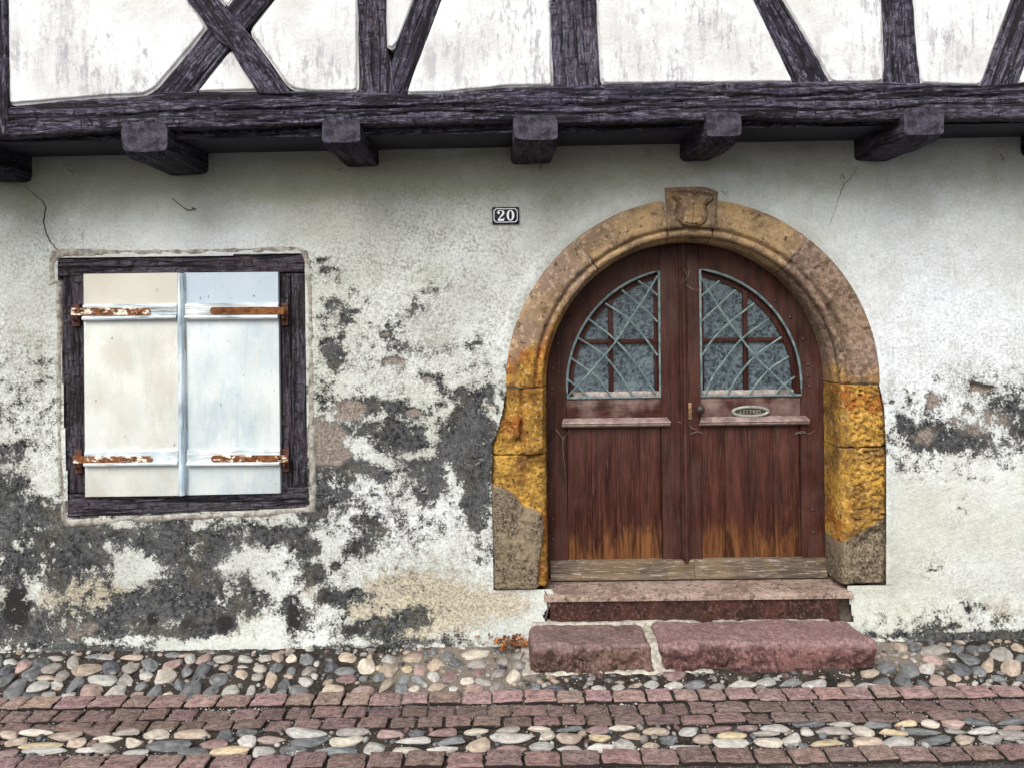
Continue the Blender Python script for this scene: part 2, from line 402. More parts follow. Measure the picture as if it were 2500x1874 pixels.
def make_door_material(name, axis='Z', pale=0.0, worn=True):
    m = Mat(name)
    sc = (22, 22, 1.5) if axis == 'Z' else (1.5, 22, 22)
    sc2 = (150, 150, 7) if axis == 'Z' else (7, 150, 150)
    g1 = m.noise(1.0, 8, 0.72, m.mapv(sc), 1.2); g2 = m.noise(1.0, 5, 0.65, m.mapv(sc2), 0.3)
    big = m.noise(3, 5, 0.6)
    col = m.mix(m.mr(g1, 0.3, 0.7), (0.015, 0.0052, 0.0038), (0.058, 0.0185, 0.0120))
    col = m.mix(m.math('MULTIPLY', m.mr(g2, 0.52, 0.62), 0.45 if worn or pale > 0.2 else 0.22), col, (0.112, 0.049, 0.031))
    col = m.mix(m.math('MULTIPLY', m.mr(big, 0.5, 0.68), 0.5 if worn or pale > 0.2 else 0.25), col, (0.066, 0.027, 0.022))
    if pale > 0:
        col = m.mix(m.math('MULTIPLY', m.mr(m.noise(5, 6, 0.6), 0.38, 0.62), pale), col, m.mix(g2, (0.26, 0.17, 0.15), (0.40, 0.30, 0.26)))
    if worn:
        # varnish gone from the foot of the boards, bare orange wood
        z = m.sep(2)
        edge = m.math('ADD', z, m.math('MULTIPLY', m.math('SUBTRACT', m.noise(1.0, 8, 0.75, m.mapv((8, 8, 2.2)), 0.6), 0.5), 0.75))
        low = m.mr(edge, 0.34, 0.17)          # heights above the foot of the leaf
        bare = m.mix(m.mr(g1, 0.38, 0.62), (0.036, 0.014, 0.008), (0.19, 0.078, 0.027))
        col = m.mix(m.math('MULTIPLY', low, 0.85), col, bare)
        strk = m.mr(m.noise(1.0, 5, 0.6, m.mapv((9, 9, 1.5), loc=(5, 0, 2)), 0.5), 0.54, 0.66)
        col = m.mix(m.math('MULTIPLY', strk, 0.6), col, (0.022, 0.009, 0.007))
        st2 = m.mr(m.noise(1.0, 6, 0.65, m.mapv((12, 12, 1.3), loc=(1, 7, 2)), 0.5), 0.56, 0.66)
        col = m.mix(m.math('MULTIPLY', st2, 0.28), col, (0.110, 0.038, 0.024))
    h = m.math('ADD', m.math('MULTIPLY', g1, 0.6), m.math('MULTIPLY', g2, 0.6))
    return m.end(col, m.mr(g1, 0.3, 0.7, 0.42, 0.68), m.bump(h, 0.004, 0.6), spec=0.14)

def make_bare_wood():
    m = Mat("grey_weathered_wood")
    g1 = m.noise(1.0, 8, 0.75, m.mapv((2.6, 40, 40)), 1.0); g2 = m.noise(1.0, 6, 0.8, m.mapv((12, 120, 120)), 0.4)
    col = m.mix(m.mr(g1, 0.34, 0.66), (0.034, 0.023, 0.016), (0.135, 0.100, 0.074))
    col = m.mix(m.math('MULTIPLY', m.mr(m.noise(4, 5, 0.6), 0.42, 0.62), 0.45), col, (0.17, 0.115, 0.055))
    col = m.mix(m.math('MULTIPLY', m.mr(g2, 0.54, 0.62), 0.6), col, (0.42, 0.37, 0.33))
    return m.end(col, 0.75, m.bump(m.math('ADD', g1, g2), 0.004, 0.8), spec=0.25)

def make_shutter_material(name, a, b, streak, old):
    m = Mat(name)
    low = m.noise(3.4, 5, 0.6); mid = m.noise(1.0, 6, 0.65, m.mapv((12, 12, 3.0)))
    col = m.mix(m.mr(low, 0.3, 0.7), a, b)
    col = m.mix(m.math('MULTIPLY', m.mr(mid, 0.50, 0.66), 0.5), col, streak)
    oldm = m.mr(m.math('ADD', m.sep(2), m.math('MULTIPLY', m.math('SUBTRACT', m.noise(1.0, 5, 0.6, m.mapv((9, 9, 22))), 0.5), 0.02)), 1.842, 1.852)
    col = m.mix(m.math('MULTIPLY', oldm, 0.7), col, old)
    pt = m.noise(1.0, 2, 0.4, m.mapv((16, 16, 7)), 0.6)
    col = m.mix(m.math('MULTIPLY', m.mr(m.noise(1.0, 7, 0.75, m.mapv((7, 7, 2.2), loc=(3, 3, 8)), 0.3), 0.48, 0.62), 0.45), col, old)
    bs = m.noise(120, 4, 0.8); col = m.mix(m.math('MULTIPLY', m.mr(bs, 0.62, 0.67), 0.5), col, (0.22, 0.21, 0.19))
    sp = m.noise(1.0, 3, 0.6, m.mapv((48, 48, 24)))
    col = m.mix(m.mr(sp, 0.68, 0.71), col, (0.10, 0.10, 0.10))
    g = m.noise(1.0, 6, 0.7, m.mapv((70, 70, 2.5)))
    gz = m.mr(m.noise(2.3, 4, 0.6, m.mapv((1, 1, 1), loc=(5, 5, 5))), 0.5, 0.7)
    col = m.mix(m.math('MULTIPLY', m.math('MULTIPLY', m.mr(g, 0.55, 0.68), gz), 0.6), col, (0.30, 0.31, 0.31))
    return m.end(col, 0.55, m.bump(m.math('ADD', low, g), 0.0025, 0.5), spec=0.35)

def make_peeling_paint(name, axis='X', pa=(0.40, 0.47, 0.50), pb=(0.62, 0.65, 0.65)):
    m = Mat(name)
    sc = (4.0, 90, 90) if axis == 'X' else (90, 90, 4.0)
    g = m.noise(1.0, 7, 0.7, m.mapv(sc), 0.6); low = m.noise(5, 5, 0.6)
    col = m.mix(m.mr(low, 0.35, 0.65), pa, pb)
    bare = m.math('MULTIPLY', m.mr(g, 0.50, 0.60), m.mr(m.noise(3.5, 4, 0.6, m.mapv((1, 1, 1), loc=(2, 4, 1))), 0.38, 0.6))
    col = m.mix(m.math('MULTIPLY', bare, 0.85), col, (0.20, 0.175, 0.15))
    return m.end(col, 0.65, m.bump(m.math('SUBTRACT', g, bare), 0.004, 0.7), spec=0.3)

def make_rust(name, flake):
    m = Mat(name)
    v = m.obj()
    n1 = m.noise(28, 7, 0.7, v); n2 = m.noise(110, 5, 0.7, v)
    col = m.mix(m.mr(n1, 0.34, 0.66), (0.060, 0.019, 0.009), (0.20, 0.078, 0.026))
    col = m.mix(m.math('MULTIPLY', m.mr(n2, 0.54, 0.64), 0.6), col, (0.32, 0.155, 0.055))
    if flake > 0:
        col = m.mix(m.mr(m.noise(17, 8, 0.75, m.mapv((1, 1, 2), loc=(1, 2, 3))), 0.58 - flake * 0.09, 0.61 - flake * 0.09), col, (0.68, 0.62, 0.52))
    return m.end(col, 0.85, m.bump(m.math('ADD', n1, n2), 0.003, 0.8), spec=0.2)

def make_plain(name, a, b, rough=0.6, metal=0.0, scale=40, spec=0.4, dist=0.002):
    m = Mat(name)
    n = m.noise(scale, 6, 0.7)
    return m.end(m.mix(m.mr(n, 0.35, 0.65), a, b), rough, m.bump(n, dist, 0.7), metal, spec)

def make_rusted_paint(name, a, b, rough=0.6, scale=25):
    m = Mat(name)
    n = m.noise(scale, 6, 0.7); r = m.noise(19, 7, 0.8)
    col = m.mix(m.mr(n, 0.35, 0.65), a, b)
    col = m.mix(m.math('MULTIPLY', m.mr(r, 0.53, 0.62), 0.45), col, (0.07, 0.055, 0.045))
    return m.end(col, rough, m.bump(m.math('ADD', n, r), 0.003, 0.8), 0.0, 0.3)

def make_glass():
    m = Mat("hammered_glass")
    v = m.vor(95); n = m.noise(60, 5, 0.7)
    col = m.mix(m.mr(n, 0.36, 0.62), (0.012, 0.018, 0.023), (0.100, 0.132, 0.148))
    col = m.mix(m.math('MULTIPLY', m.mr(m.noise(5, 5, 0.7), 0.48, 0.66), 0.5), col, (0.18, 0.22, 0.235))
    return m.end(col, 0.28, m.bump(m.math('ADD', v, m.math('MULTIPLY', n, 0.5)), 0.004, 0.45), spec=0.45)

MT = {}
MT['wall'] = make_wall_material()
MT['panel'] = make_panel_material()
MT['timber'] = make_timber_material("dark_timber", (0.88, 0.86, 1.15))
MT['joist'] = make_timber_material("soft_dark_timber", (0.9, 0.9, 1.2), 0.5)
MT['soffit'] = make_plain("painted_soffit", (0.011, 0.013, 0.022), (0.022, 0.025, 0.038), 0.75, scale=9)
MT['endgrain'] = make_plain("violet_grey_end_grain", (0.013, 0.0115, 0.017), (0.066, 0.059, 0.080), 0.8, scale=26, spec=0.2, dist=0.006)
MT['frame'] = make_timber_material("window_timber", (1.0, 0.86, 0.82), 0.5)
MT['stone'] = make_stone_material()
MT['step'] = make_red_stone("red_step_stone", (0.060, 0.026, 0.023), (0.150, 0.072, 0.066), (0.30, 0.175, 0.155), tread=((0.19, 0.118, 0.115), (0.345, 0.235, 0.228)))
MT['brownstep'] = make_red_stone("brown_step_stone", (0.050, 0.026, 0.020), (0.135, 0.077, 0.062), (0.26, 0.165, 0.135), tread=((0.17, 0.11, 0.105), (0.29, 0.205, 0.20)))
MT['sill'] = make_red_stone("threshold_stone", (0.20, 0.135, 0.105), (0.33, 0.24, 0.195), (0.46, 0.37, 0.31), sc=0.8, dirt=0.15)
MT['riser'] = make_red_stone("painted_riser", (0.024, 0.0085, 0.006), (0.060, 0.022, 0.016), (0.16, 0.085, 0.065))
MT['cobble'] = make_cobble_material()
MT['smallstone'] = make_small_stone()
MT['sett'] = make_sett_material()
MT['ground'] = make_ground_material()
MT['asphalt'] = make_asphalt()
MT['door_v'] = make_door_material("red_door_boards", 'Z')
MT['door_s'] = make_door_material("red_door_stiles", 'Z', 0.05, False)
MT['door_h'] = make_door_material("red_door_rails", 'X', 0.45, False)
MT['ledge'] = make_plain("faded_pink_ledge", (0.13, 0.082, 0.070), (0.29, 0.215, 0.190), 0.6, scale=18)
MT['bare'] = make_bare_wood()
MT['sash'] = make_door_material("red_sash", 'Z', 0.0, False)
MT['palesash'] = make_plain("pale_sash_rail", (0.19, 0.15, 0.135), (0.40, 0.35, 0.315), 0.6, scale=30)
MT['glass'] = make_glass()
MT['grille'] = make_rusted_paint("blue_grey_iron", (0.065, 0.11, 0.12), (0.175, 0.215, 0.205), 0.6, scale=25)
MT['iron'] = make_plain("black_iron", (0.025, 0.020, 0.020), (0.085, 0.06, 0.055), 0.5, 0.5)
MT['pewter'] = make_plain("grey_cast_metal", (0.16, 0.165, 0.14), (0.30, 0.305, 0.26), 0.55, 0.3)
MT['brass'] = make_plain("old_brass", (0.16, 0.085, 0.035), (0.36, 0.22, 0.10), 0.5, 0.5, scale=80)
MT['shutL'] = make_shutter_material("cream_shutter_paint", (0.45, 0.45, 0.405), (0.59, 0.60, 0.56), (0.50, 0.55, 0.54), (0.42, 0.39, 0.31))
MT['shutR'] = make_shutter_material("bluish_shutter_paint", (0.44, 0.485, 0.485), (0.58, 0.615, 0.60), (0.42, 0.50, 0.54), (0.31, 0.385, 0.45))
MT['batten'] = make_peeling_paint("peeling_batten_paint")
MT['strip'] = make_peeling_paint("peeling_strip_paint", 'Z', (0.34, 0.44, 0.51), (0.60, 0.68, 0.72))
MT['rust'] = make_rust("rusty_iron", 0.0)
MT['rustflake'] = make_rust("rusty_painted_iron", 0.5)
MT['rustdark'] = make_plain("dark_rusty_plate", (0.035, 0.013, 0.010), (0.12, 0.045, 0.028), 0.85, scale=70)
MT['enamel'] = make_plain("dark_blue_enamel", (0.006, 0.009, 0.018), (0.010, 0.014, 0.026), 0.45, spec=0.2, scale=12, dist=0.0008)
MT['white'] = make_plain("white_enamel", (0.76, 0.77, 0.78), (0.86, 0.86, 0.86), 0.35, scale=30, dist=0.0008)
MT['mortar'] = make_plain("pale_mortar", (0.22, 0.20, 0.165), (0.47, 0.44, 0.37), 0.95, scale=35, spec=0.1, dist=0.008)
MT['core'] = make_plain("rubble_core", (0.045, 0.036, 0.028), (0.11, 0.09, 0.07), 0.95, scale=12, dist=0.02)
MT['lip'] = make_plain("window_plaster_edge", (0.13, 0.118, 0.10), (0.40, 0.38, 0.335), 0.92, scale=22, spec=0.1, dist=0.006)
MT['chip'] = make_plain("pale_gravel", (0.22, 0.20, 0.18), (0.62, 0.59, 0.55), 0.85, scale=30)
MT['twig'] = make_plain("dry_twig", (0.035, 0.022, 0.016), (0.09, 0.055, 0.04), 0.9)
MT['web'] = make_plain("dusty_cobweb", (0.13, 0.11, 0.105), (0.26, 0.235, 0.22), 0.95)
def make_leaf():
    m = Mat("dead_leaf")
    n = m.noise(9, 4, 0.6)
    n2 = m.noise(25, 3, 0.6)
    col = m.mix(m.mr(n, 0.38, 0.62), (0.085, 0.022, 0.010), (0.40, 0.17, 0.06))
    col = m.mix(m.mr(n2, 0.58, 0.68), col, (0.55, 0.40, 0.28))
    return m.end(col, 0.75, None, spec=0.3)
MT['leaf'] = make_leaf()
def make_bricky():
    return make_plain("exposed_brick", (0.14, 0.085, 0.065), (0.29, 0.18, 0.13), 0.95, scale=20, dist=0.006)
MT['brick'] = make_bricky()

# ------------------------------------------------------------------ mesh helpers
def link(name, me, mat=None, parent=None, smooth=True):
    if mat is not None: me.materials.append(mat)
    if smooth: me.polygons.foreach_set("use_smooth", [True] * len(me.polygons))
    o = bpy.data.objects.new(name, me); COL.objects.link(o)
    if parent is not None: o.parent = parent
    return o

def empty(name, loc=(0, 0, 0), parent=None):
    o = bpy.data.objects.new(name, None); COL.objects.link(o)
    o.empty_display_size = 0.1
    o.location = loc
    if parent is not None: o.parent = parent
    return o

def np_mesh(name, V, Q):
    """V (n,3), Q (m,4) quads, written in one go"""
    me = bpy.data.meshes.new(name)
    V = np.ascontiguousarray(V, np.float32); Q = np.ascontiguousarray(Q, np.int32)
    me.vertices.add(len(V)); me.vertices.foreach_set("co", V.ravel())
    me.loops.add(Q.size); me.loops.foreach_set("vertex_index", Q.ravel())
    me.polygons.add(len(Q)); me.polygons.foreach_set("loop_start", np.arange(0, Q.size, 4, dtype=np.int32))
    me.update(calc_edges=True); me.validate()
    return me

def set_attr(me, name, arr):
    a = me.attributes.new(name, 'FLOAT', 'POINT')
    a.data.foreach_set("value", np.ascontiguousarray(arr, np.float32))

def grid_quads(nu, nv, wrap_v=False):
    """vertex index i*nv+j, i along u"""
    i, j = np.meshgrid(np.arange(nu - 1), np.arange(nv if wrap_v else nv - 1), indexing='ij')
    j2 = (j + 1) % nv
    return np.stack([i * nv + j, (i + 1) * nv + j, (i + 1) * nv + j2, i * nv + j2], -1).reshape(-1, 4)

def box_bm(bm, x0, x1, y0, y1, z0, z1, bevel=0.0, seg=2):
    r = bmesh.ops.create_cube(bm, size=1.0)
    vs = r['verts']
    for v in vs:
        v.co = Vector(((x0 + x1) / 2 + v.co.x * (x1 - x0), (y0 + y1) / 2 + v.co.y * (y1 - y0), (z0 + z1) / 2 + v.co.z * (z1 - z0)))
    if bevel > 0:
        es = list({e for v in vs for e in v.link_edges})
        bmesh.ops.bevel(bm, geom=es, offset=bevel, segments=seg, affect='EDGES', profile=0.5)

def bm_obj(name, bm, mat, parent=None, smooth=True, angle=0.6):
    bmesh.ops.recalc_face_normals(bm, faces=bm.faces)
    me = bpy.data.meshes.new(name); bm.to_mesh(me); bm.free()
    o = link(name, me, mat, parent, smooth)
    if smooth:
        try: me.set_sharp_from_angle(angle=angle)
        except Exception: pass
    return o

def box(name, mat, parent, x0, x1, y0, y1, z0, z1, bevel=0.003):
    bm = bmesh.new(); box_bm(bm, x0, x1, y0, y1, z0, z1, bevel)
    return bm_obj(name, bm, mat, parent)

def prism(name, pts, y0, y1, mat, parent=None, bevel=0.0, seg=2, smooth=True):
    """outline in x,z extruded from y0 (front) to y1"""
    bm = bmesh.new()
    vs = [bm.verts.new((x, y0, z)) for x, z in pts]
    f = bm.faces.new(vs)
    r = bmesh.ops.extrude_face_region(bm, geom=[f])
    nv = [g for g in r['geom'] if isinstance(g, bmesh.types.BMVert)]
    for v in nv: v.co.y = y1
    if bevel > 0:
        es = [e for e in bm.edges if all(abs(v.co.y - y0) < 1e-6 for v in e.verts)]
        bmesh.ops.bevel(bm, geom=es, offset=bevel, segments=seg, affect='EDGES', profile=0.5)
    return bm_obj(name, bm, mat, parent, smooth)

def tube_bm(bm, pts, r, seg=6, flat=1.0, close=False):
    """round bar through pts; flat < 1 squashes it along Y"""
    pts = [Vector(p) for p in pts]; n = len(pts)
    rings = []
    rr = r if isinstance(r, (list, tuple)) else [r] * n
    for i, p in enumerate(pts):
        a = pts[(i - 1) % n] if close else pts[max(i - 1, 0)]
        b = pts[(i + 1) % n] if close else pts[min(i + 1, n - 1)]
        t = (b - a).normalized()
        ref = Vector((0, 1, 0)) if abs(t.y) < 0.9 else Vector((1, 0, 0))
        s = t.cross(ref).normalized(); q = s.cross(t).normalized()
        rings.append([bm.verts.new(p + s * (math.cos(2 * math.pi * k / seg) * rr[i]) + q * (math.sin(2 * math.pi * k / seg) * rr[i] * flat)) for k in range(seg)])
    for i in range(n if close else n - 1):
        A, B = rings[i], rings[(i + 1) % n]
        for k in range(seg):
            bm.faces.new((A[k], A[(k + 1) % seg], B[(k + 1) % seg], B[k]))
    if not close:
        bm.faces.new(rings[0]); bm.faces.new(list(reversed(rings[-1])))

def resample(poly, n):
    p = np.array(poly, float)
    d = np.r_[0, np.cumsum(np.hypot(*np.diff(p, axis=0).T))]
    t = np.linspace(0, d[-1], n)
    return np.stack([np.interp(t, d, p[:, 0]), np.interp(t, d, p[:, 1])], 1)

def smooth_curve(pts, n=14):
    """Catmull-Rom through pts"""
    p = [np.array(q, float) for q in pts]
    p = [2 * p[0] - p[1]] + p + [2 * p[-1] - p[-2]]
    out = []
    m = len(p) - 3
    for i in range(m):
        for k in range(n):
            t = k / n
            a, b, c, d = p[i:i + 4]
            out.append(0.5 * (2 * b + (c - a) * t + (2 * a - 5 * b + 4 * c - d) * t * t + (3 * b - a - 3 * c + d) * t ** 3))
    out.append(p[-2])
    return out

def tag(o, label=None, cat=None, group=None, kind=None):
    if label: o["label"] = label
    if cat: o["category"] = cat
    if group: o["group"] = group
    if kind: o["kind"] = kind
    return o

# ------------------------------------------------------------------ timbers: hewn, cracked beams swept between two surveyed edges
def timber(name, left, right, Yf, depth, mat, parent, seed=0, step=0.013, cracks=2, edge=0.012, hew=0.004, label=None):
    """left/right: edge polylines (x,z) running the same way; Yf the front face; local x runs along the timber"""
    L = np.array(left, float); R = np.array(right, float)
    a = (L[0] + R[0]) / 2; b = (L[-1] + R[-1]) / 2
    ln = float(np.hypot(*(b - a)))
    n = max(8, int(ln / step))
    L = resample(left, n); R = resample(right, n)
    ex = (b - a) / ln
    X3 = Vector((ex[0], 0, ex[1])); Z3 = Vector((0, -1, 0)); Y3 = Z3.cross(X3)
    org = Vector((a[0], Yf, a[1]))
    ey = np.array([Y3.x, Y3.z])
    lx = (L - a) @ ex; ly = (L - a) @ ey; rx = (R - a) @ ex; ry = (R - a) @ ey
    w = float(np.mean(np.abs(ly - ry)))
    m = max(8, int(w / 0.006))
    # cross-section: s across 0..1, depth d behind the face
    s = [0.0, 0.0, 0.0]; d = [depth, depth * 0.5, edge]
    e = edge / w
    for k in (1, 2): 
        ang = k / 3 * math.pi / 2
        s.append(e * (1 - math.cos(ang))); d.append(edge * (1 - math.sin(ang)))
    q = np.linspace(e, 1 - e, m)
    s += list(q); d += [0.0] * m
    for k in (2, 1):
        ang = k / 3 * math.pi / 2
        s.append(1 - e * (1 - math.cos(ang))); d.append(edge * (1 - math.sin(ang)))
    s += [1.0, 1.0, 1.0]; d += [edge, depth * 0.5, depth]
    s = np.array(s); d = np.array(d); nv = len(s)
    xs = lx[:, None] * (1 - s) + rx[:, None] * s
    ys = ly[:, None] * (1 - s) + ry[:, None] * s
    zs = np.repeat(-d[None, :], n, 0)
    front = np.repeat((d < edge * 0.9)[None, :], n, 0)
    o = seed * 13.7
    # adze marks, drying cracks
    dz = hew * 1.5 * fbm(xs * 3 + o, ys * 14, octv=4, seed=seed) + hew * 0.7 * fbm(xs * 16, ys * 60 + o, octv=3, seed=seed + 3)
    rid = 1 - np.abs(fbm(xs * 2.2 + o, ys * 34, octv=3, seed=seed + 9)) * 7
    dz -= 0.007 * sstep(0.25, 1.0, rid)
    rng = np.random.default_rng(seed + 100)
    for k in range(cracks):
        yc = ys.mean() + (rng.random() - 0.5) * w * 0.6
        cl = (0.3 + rng.random() * 0.6) * ln
        xc = rng.random() * ln
        line = yc + w * 0.16 * fbm(xs * 1.6 + k * 7 + o, xs * 0, octv=3, seed=seed + k) + w * 0.03 * vnoise(xs * 14, xs * 0 + k, seed=seed)
        amp = np.clip(1 - np.abs(xs - xc) / (cl * 0.5), 0, 1) ** 0.5
        dz -= 0.016 * amp * np.exp(-((ys - line) / (0.0045)) ** 2)
    zs = zs + np.where(front, dz, 0)
    # ragged arrises
    sc = 1 + 0 * xs
    rag = 0.004 * fbm(xs * 9 + o, ys * 3, octv=4, seed=seed + 21)
    cy = (ly[:, None] + ry[:, None]) / 2
    ys = ys + np.sign(ys - cy) * rag * (np.abs(ys - cy) / (w / 2)) ** 4
    V = np.stack([xs, ys, zs], -1).reshape(-1, 3)
    Q = grid_quads(n, nv)
    me = np_mesh(name, V, Q)
    bm = bmesh.new(); bm.from_mesh(me); bm.verts.ensure_lookup_table()
    for base in (0, (n - 1) * nv):
        bm.faces.new([bm.verts[base + j] for j in range(nv)])
    bm.faces.new([bm.verts[0], bm.verts[(n - 1) * nv], bm.verts[(n - 1) * nv + nv - 1], bm.verts[nv - 1]])
    bmesh.ops.recalc_face_normals(bm, faces=bm.faces)
    bm.to_mesh(me); bm.free()
    ob = link(name, me, mat, parent)
    ob.matrix_world = Matrix(((X3.x, Y3.x, Z3.x, org.x), (X3.y, Y3.y, Z3.y, org.y), (X3.z, Y3.z, Z3.z, org.z), (0, 0, 0, 1)))
    if label: ob["label"] = label
    return ob

# ================================================================== THE STREET
ground_half = 250.0
asph = bmesh.new()
r_near = -1.10
vs = [asph.verts.new(p) for p in ((-ground_half, -ground_half, -0.012), (ground_half, -ground_half, -0.012), (ground_half, 6.0, -0.012), (-ground_half, 6.0, -0.012))]
asph.faces.new(vs)
road = bm_obj("road", asph, MT['asphalt'], None, False)
tag(road, "grey asphalt street surface along the lowest row of red setts", kind="structure")

# bedding of the pavement: one bumpy sheet just above the road sheet
gx = np.linspace(-4.2, 4.2, 560); gy = np.linspace(-1.115, 0.06, 100)
GX, GY = np.meshgrid(gx, gy, indexing='ij')
gz = -0.004 + 0.006 * fbm(GX * 9, GY * 9, octv=4, seed=2) + 0.004 * fbm(GX * 40, GY * 40, octv=2, seed=5)
gz += 0.005 * sstep(-0.62, -0.55, GY)
gz[:, 0] = -0.05
pav_me = np_mesh("pavement", np.stack([GX, GY, gz], -1).reshape(-1, 3), grid_quads(560, 100))
mort = np.exp(-(((GX + 0.30 - 0.02) / 0.35) ** 2 + ((GY + 0.25) / 0.28) ** 2)) * 0.9
mort += np.exp(-(((GX - 2.0) / 0.16) ** 2 + ((GY + 0.17) / 0.16) ** 2)) * 1.0
mort += np.exp(-(((GX + 0.2) / 0.6) ** 2 + ((GY + 0.63) / 0.12) ** 2)) * 0.7
mort += 0.35 * np.exp(-((GY + 0.3) / 0.3) ** 2)
set_attr(pav_me, "mortar", mort.reshape(-1))
pavement = link("pavement", pav_me, MT['ground'])
tag(pavement, "cobbled pavement strip of river stones and red setts below the wall", kind="structure")

CCOL = {'w': (.50, .475, .43), 'c': (.60, .53, .42), 't': (.43, .325, .235), 'p': (.38, .245, .205), 'r': (.20, .098, .088), 'o': (.30, .265, .23),
        'g': (.145, .152, .155), 'd': (.060, .065, .070), 'b': (.030, .037, .052), 'y': (.56, .44, .25)}
Z0 = (0, [
 (10,270,30,60,'d',0),(65,270,90,50,'w',0),(140,290,120,70,'p',-25),(245,270,120,60,'d',-10),(30,325,100,60,'b',-20),(185,340,140,85,'g',-20),(45,370,110,75,'d',-25),
 (315,305,130,60,'o',-10),(285,362,115,45,'t',0),(80,435,160,110,'g',-35),(230,415,140,75,'w',-15),(345,405,100,50,'w',0),(380,350,95,65,'o',-25),(435,275,75,95,'o',0),
 (515,315,180,85,'t',-5),(455,395,115,80,'g',-30),(608,375,170,85,'w',5),(670,295,105,100,'b',0),(290,470,95,60,'w',-15),(405,478,100,55,'w',-15),(175,480,140,45,'b',0),
 (540,455,150,95,'p',-20),(685,455,135,85,'w',-15),(750,375,105,75,'o',-10),(790,305,110,75,'o',-15),(790,248,130,35,'t',0),(910,288,100,75,'g',0),(1030,285,125,70,'p',-15),
 (1035,232,100,30,'g',0),(875,350,85,50,'w',0),(850,410,95,50,'g',-15),(825,465,85,60,'p',-5),(1005,355,135,90,'c',-15),(920,460,105,75,'g',-35),(1005,470,75,45,'c',-20),
 (1070,405,60,80,'g',-30),(1120,325,75,80,'g',-25),(1215,320,120,100,'d',-25),(1145,255,65,60,'w',0),(1225,250,115,55,'p',-15),(1150,440,165,110,'g',-35),(1320,370,120,80,'g',-10),
 (1265,450,100,70,'g',-15),(1390,445,115,70,'w',-20),(1340,250,110,55,'o',0),(1355,305,85,40,'t',0),(1465,255,100,55,'w',0),(1455,345,85,70,'t',0),(1460,300,65,20,'o',0),
 (1510,440,85,50,'w',-60),(1565,307,85,50,'c',0),(1545,360,70,50,'o',0),(1590,250,90,45,'o',0),(1670,245,75,60,'t',0),(1630,378,85,90,'t',-30),(1665,305,90,50,'d',-10),
 (1600,455,75,55,'g',-30),(1750,250,65,55,'c',0),(1745,325,60,65,'g',-30),(1710,395,80,75,'d',-35),(1685,460,70,55,'g',0),(1845,255,85,75,'g',0),(1855,325,90,60,'o',0),
 (1835,390,85,60,'w',0),(1805,450,115,75,'g',0),(1890,355,40,40,'w',0),(620,245,120,30,'o',0),(560,240,90,28,'g',0),(330,248,110,30,'o',0),
 (55,700,120,45,'t',0),(220,690,190,40,'c',0),(395,705,210,60,'t',0),(100,748,130,45,'t',-6),(255,765,240,50,'y',0),(270,800,275,40,'w',0),(460,748,135,55,'t',0),(645,725,175,45,'c',0),
 (580,690,150,45,'r',0),(760,690,160,40,'o',0),(810,750,120,55,'c',-6),(945,700,150,55,'c',0),(1155,695,220,60,'t',0),(1005,768,250,75,'d',0),(625,780,150,70,'o',0),(515,800,120,35,'w',0),
 (820,812,160,35,'w',0),(1165,810,175,45,'d',0),(1275,755,175,55,'r',0),(1360,700,100,75,'d',-20),(1480,690,110,65,'d',0),(1480,745,120,75,'w',0),(1385,800,210,60,'y',0),
 (1575,800,150,65,'w',-10),(1635,728,170,55,'p',0),(1840,700,230,55,'w',0),(1855,750,210,55,'d',0),(1770,795,170,55,'d',0),(2000,803,205,50,'g',0),(40,812,130,50,'r',0)])
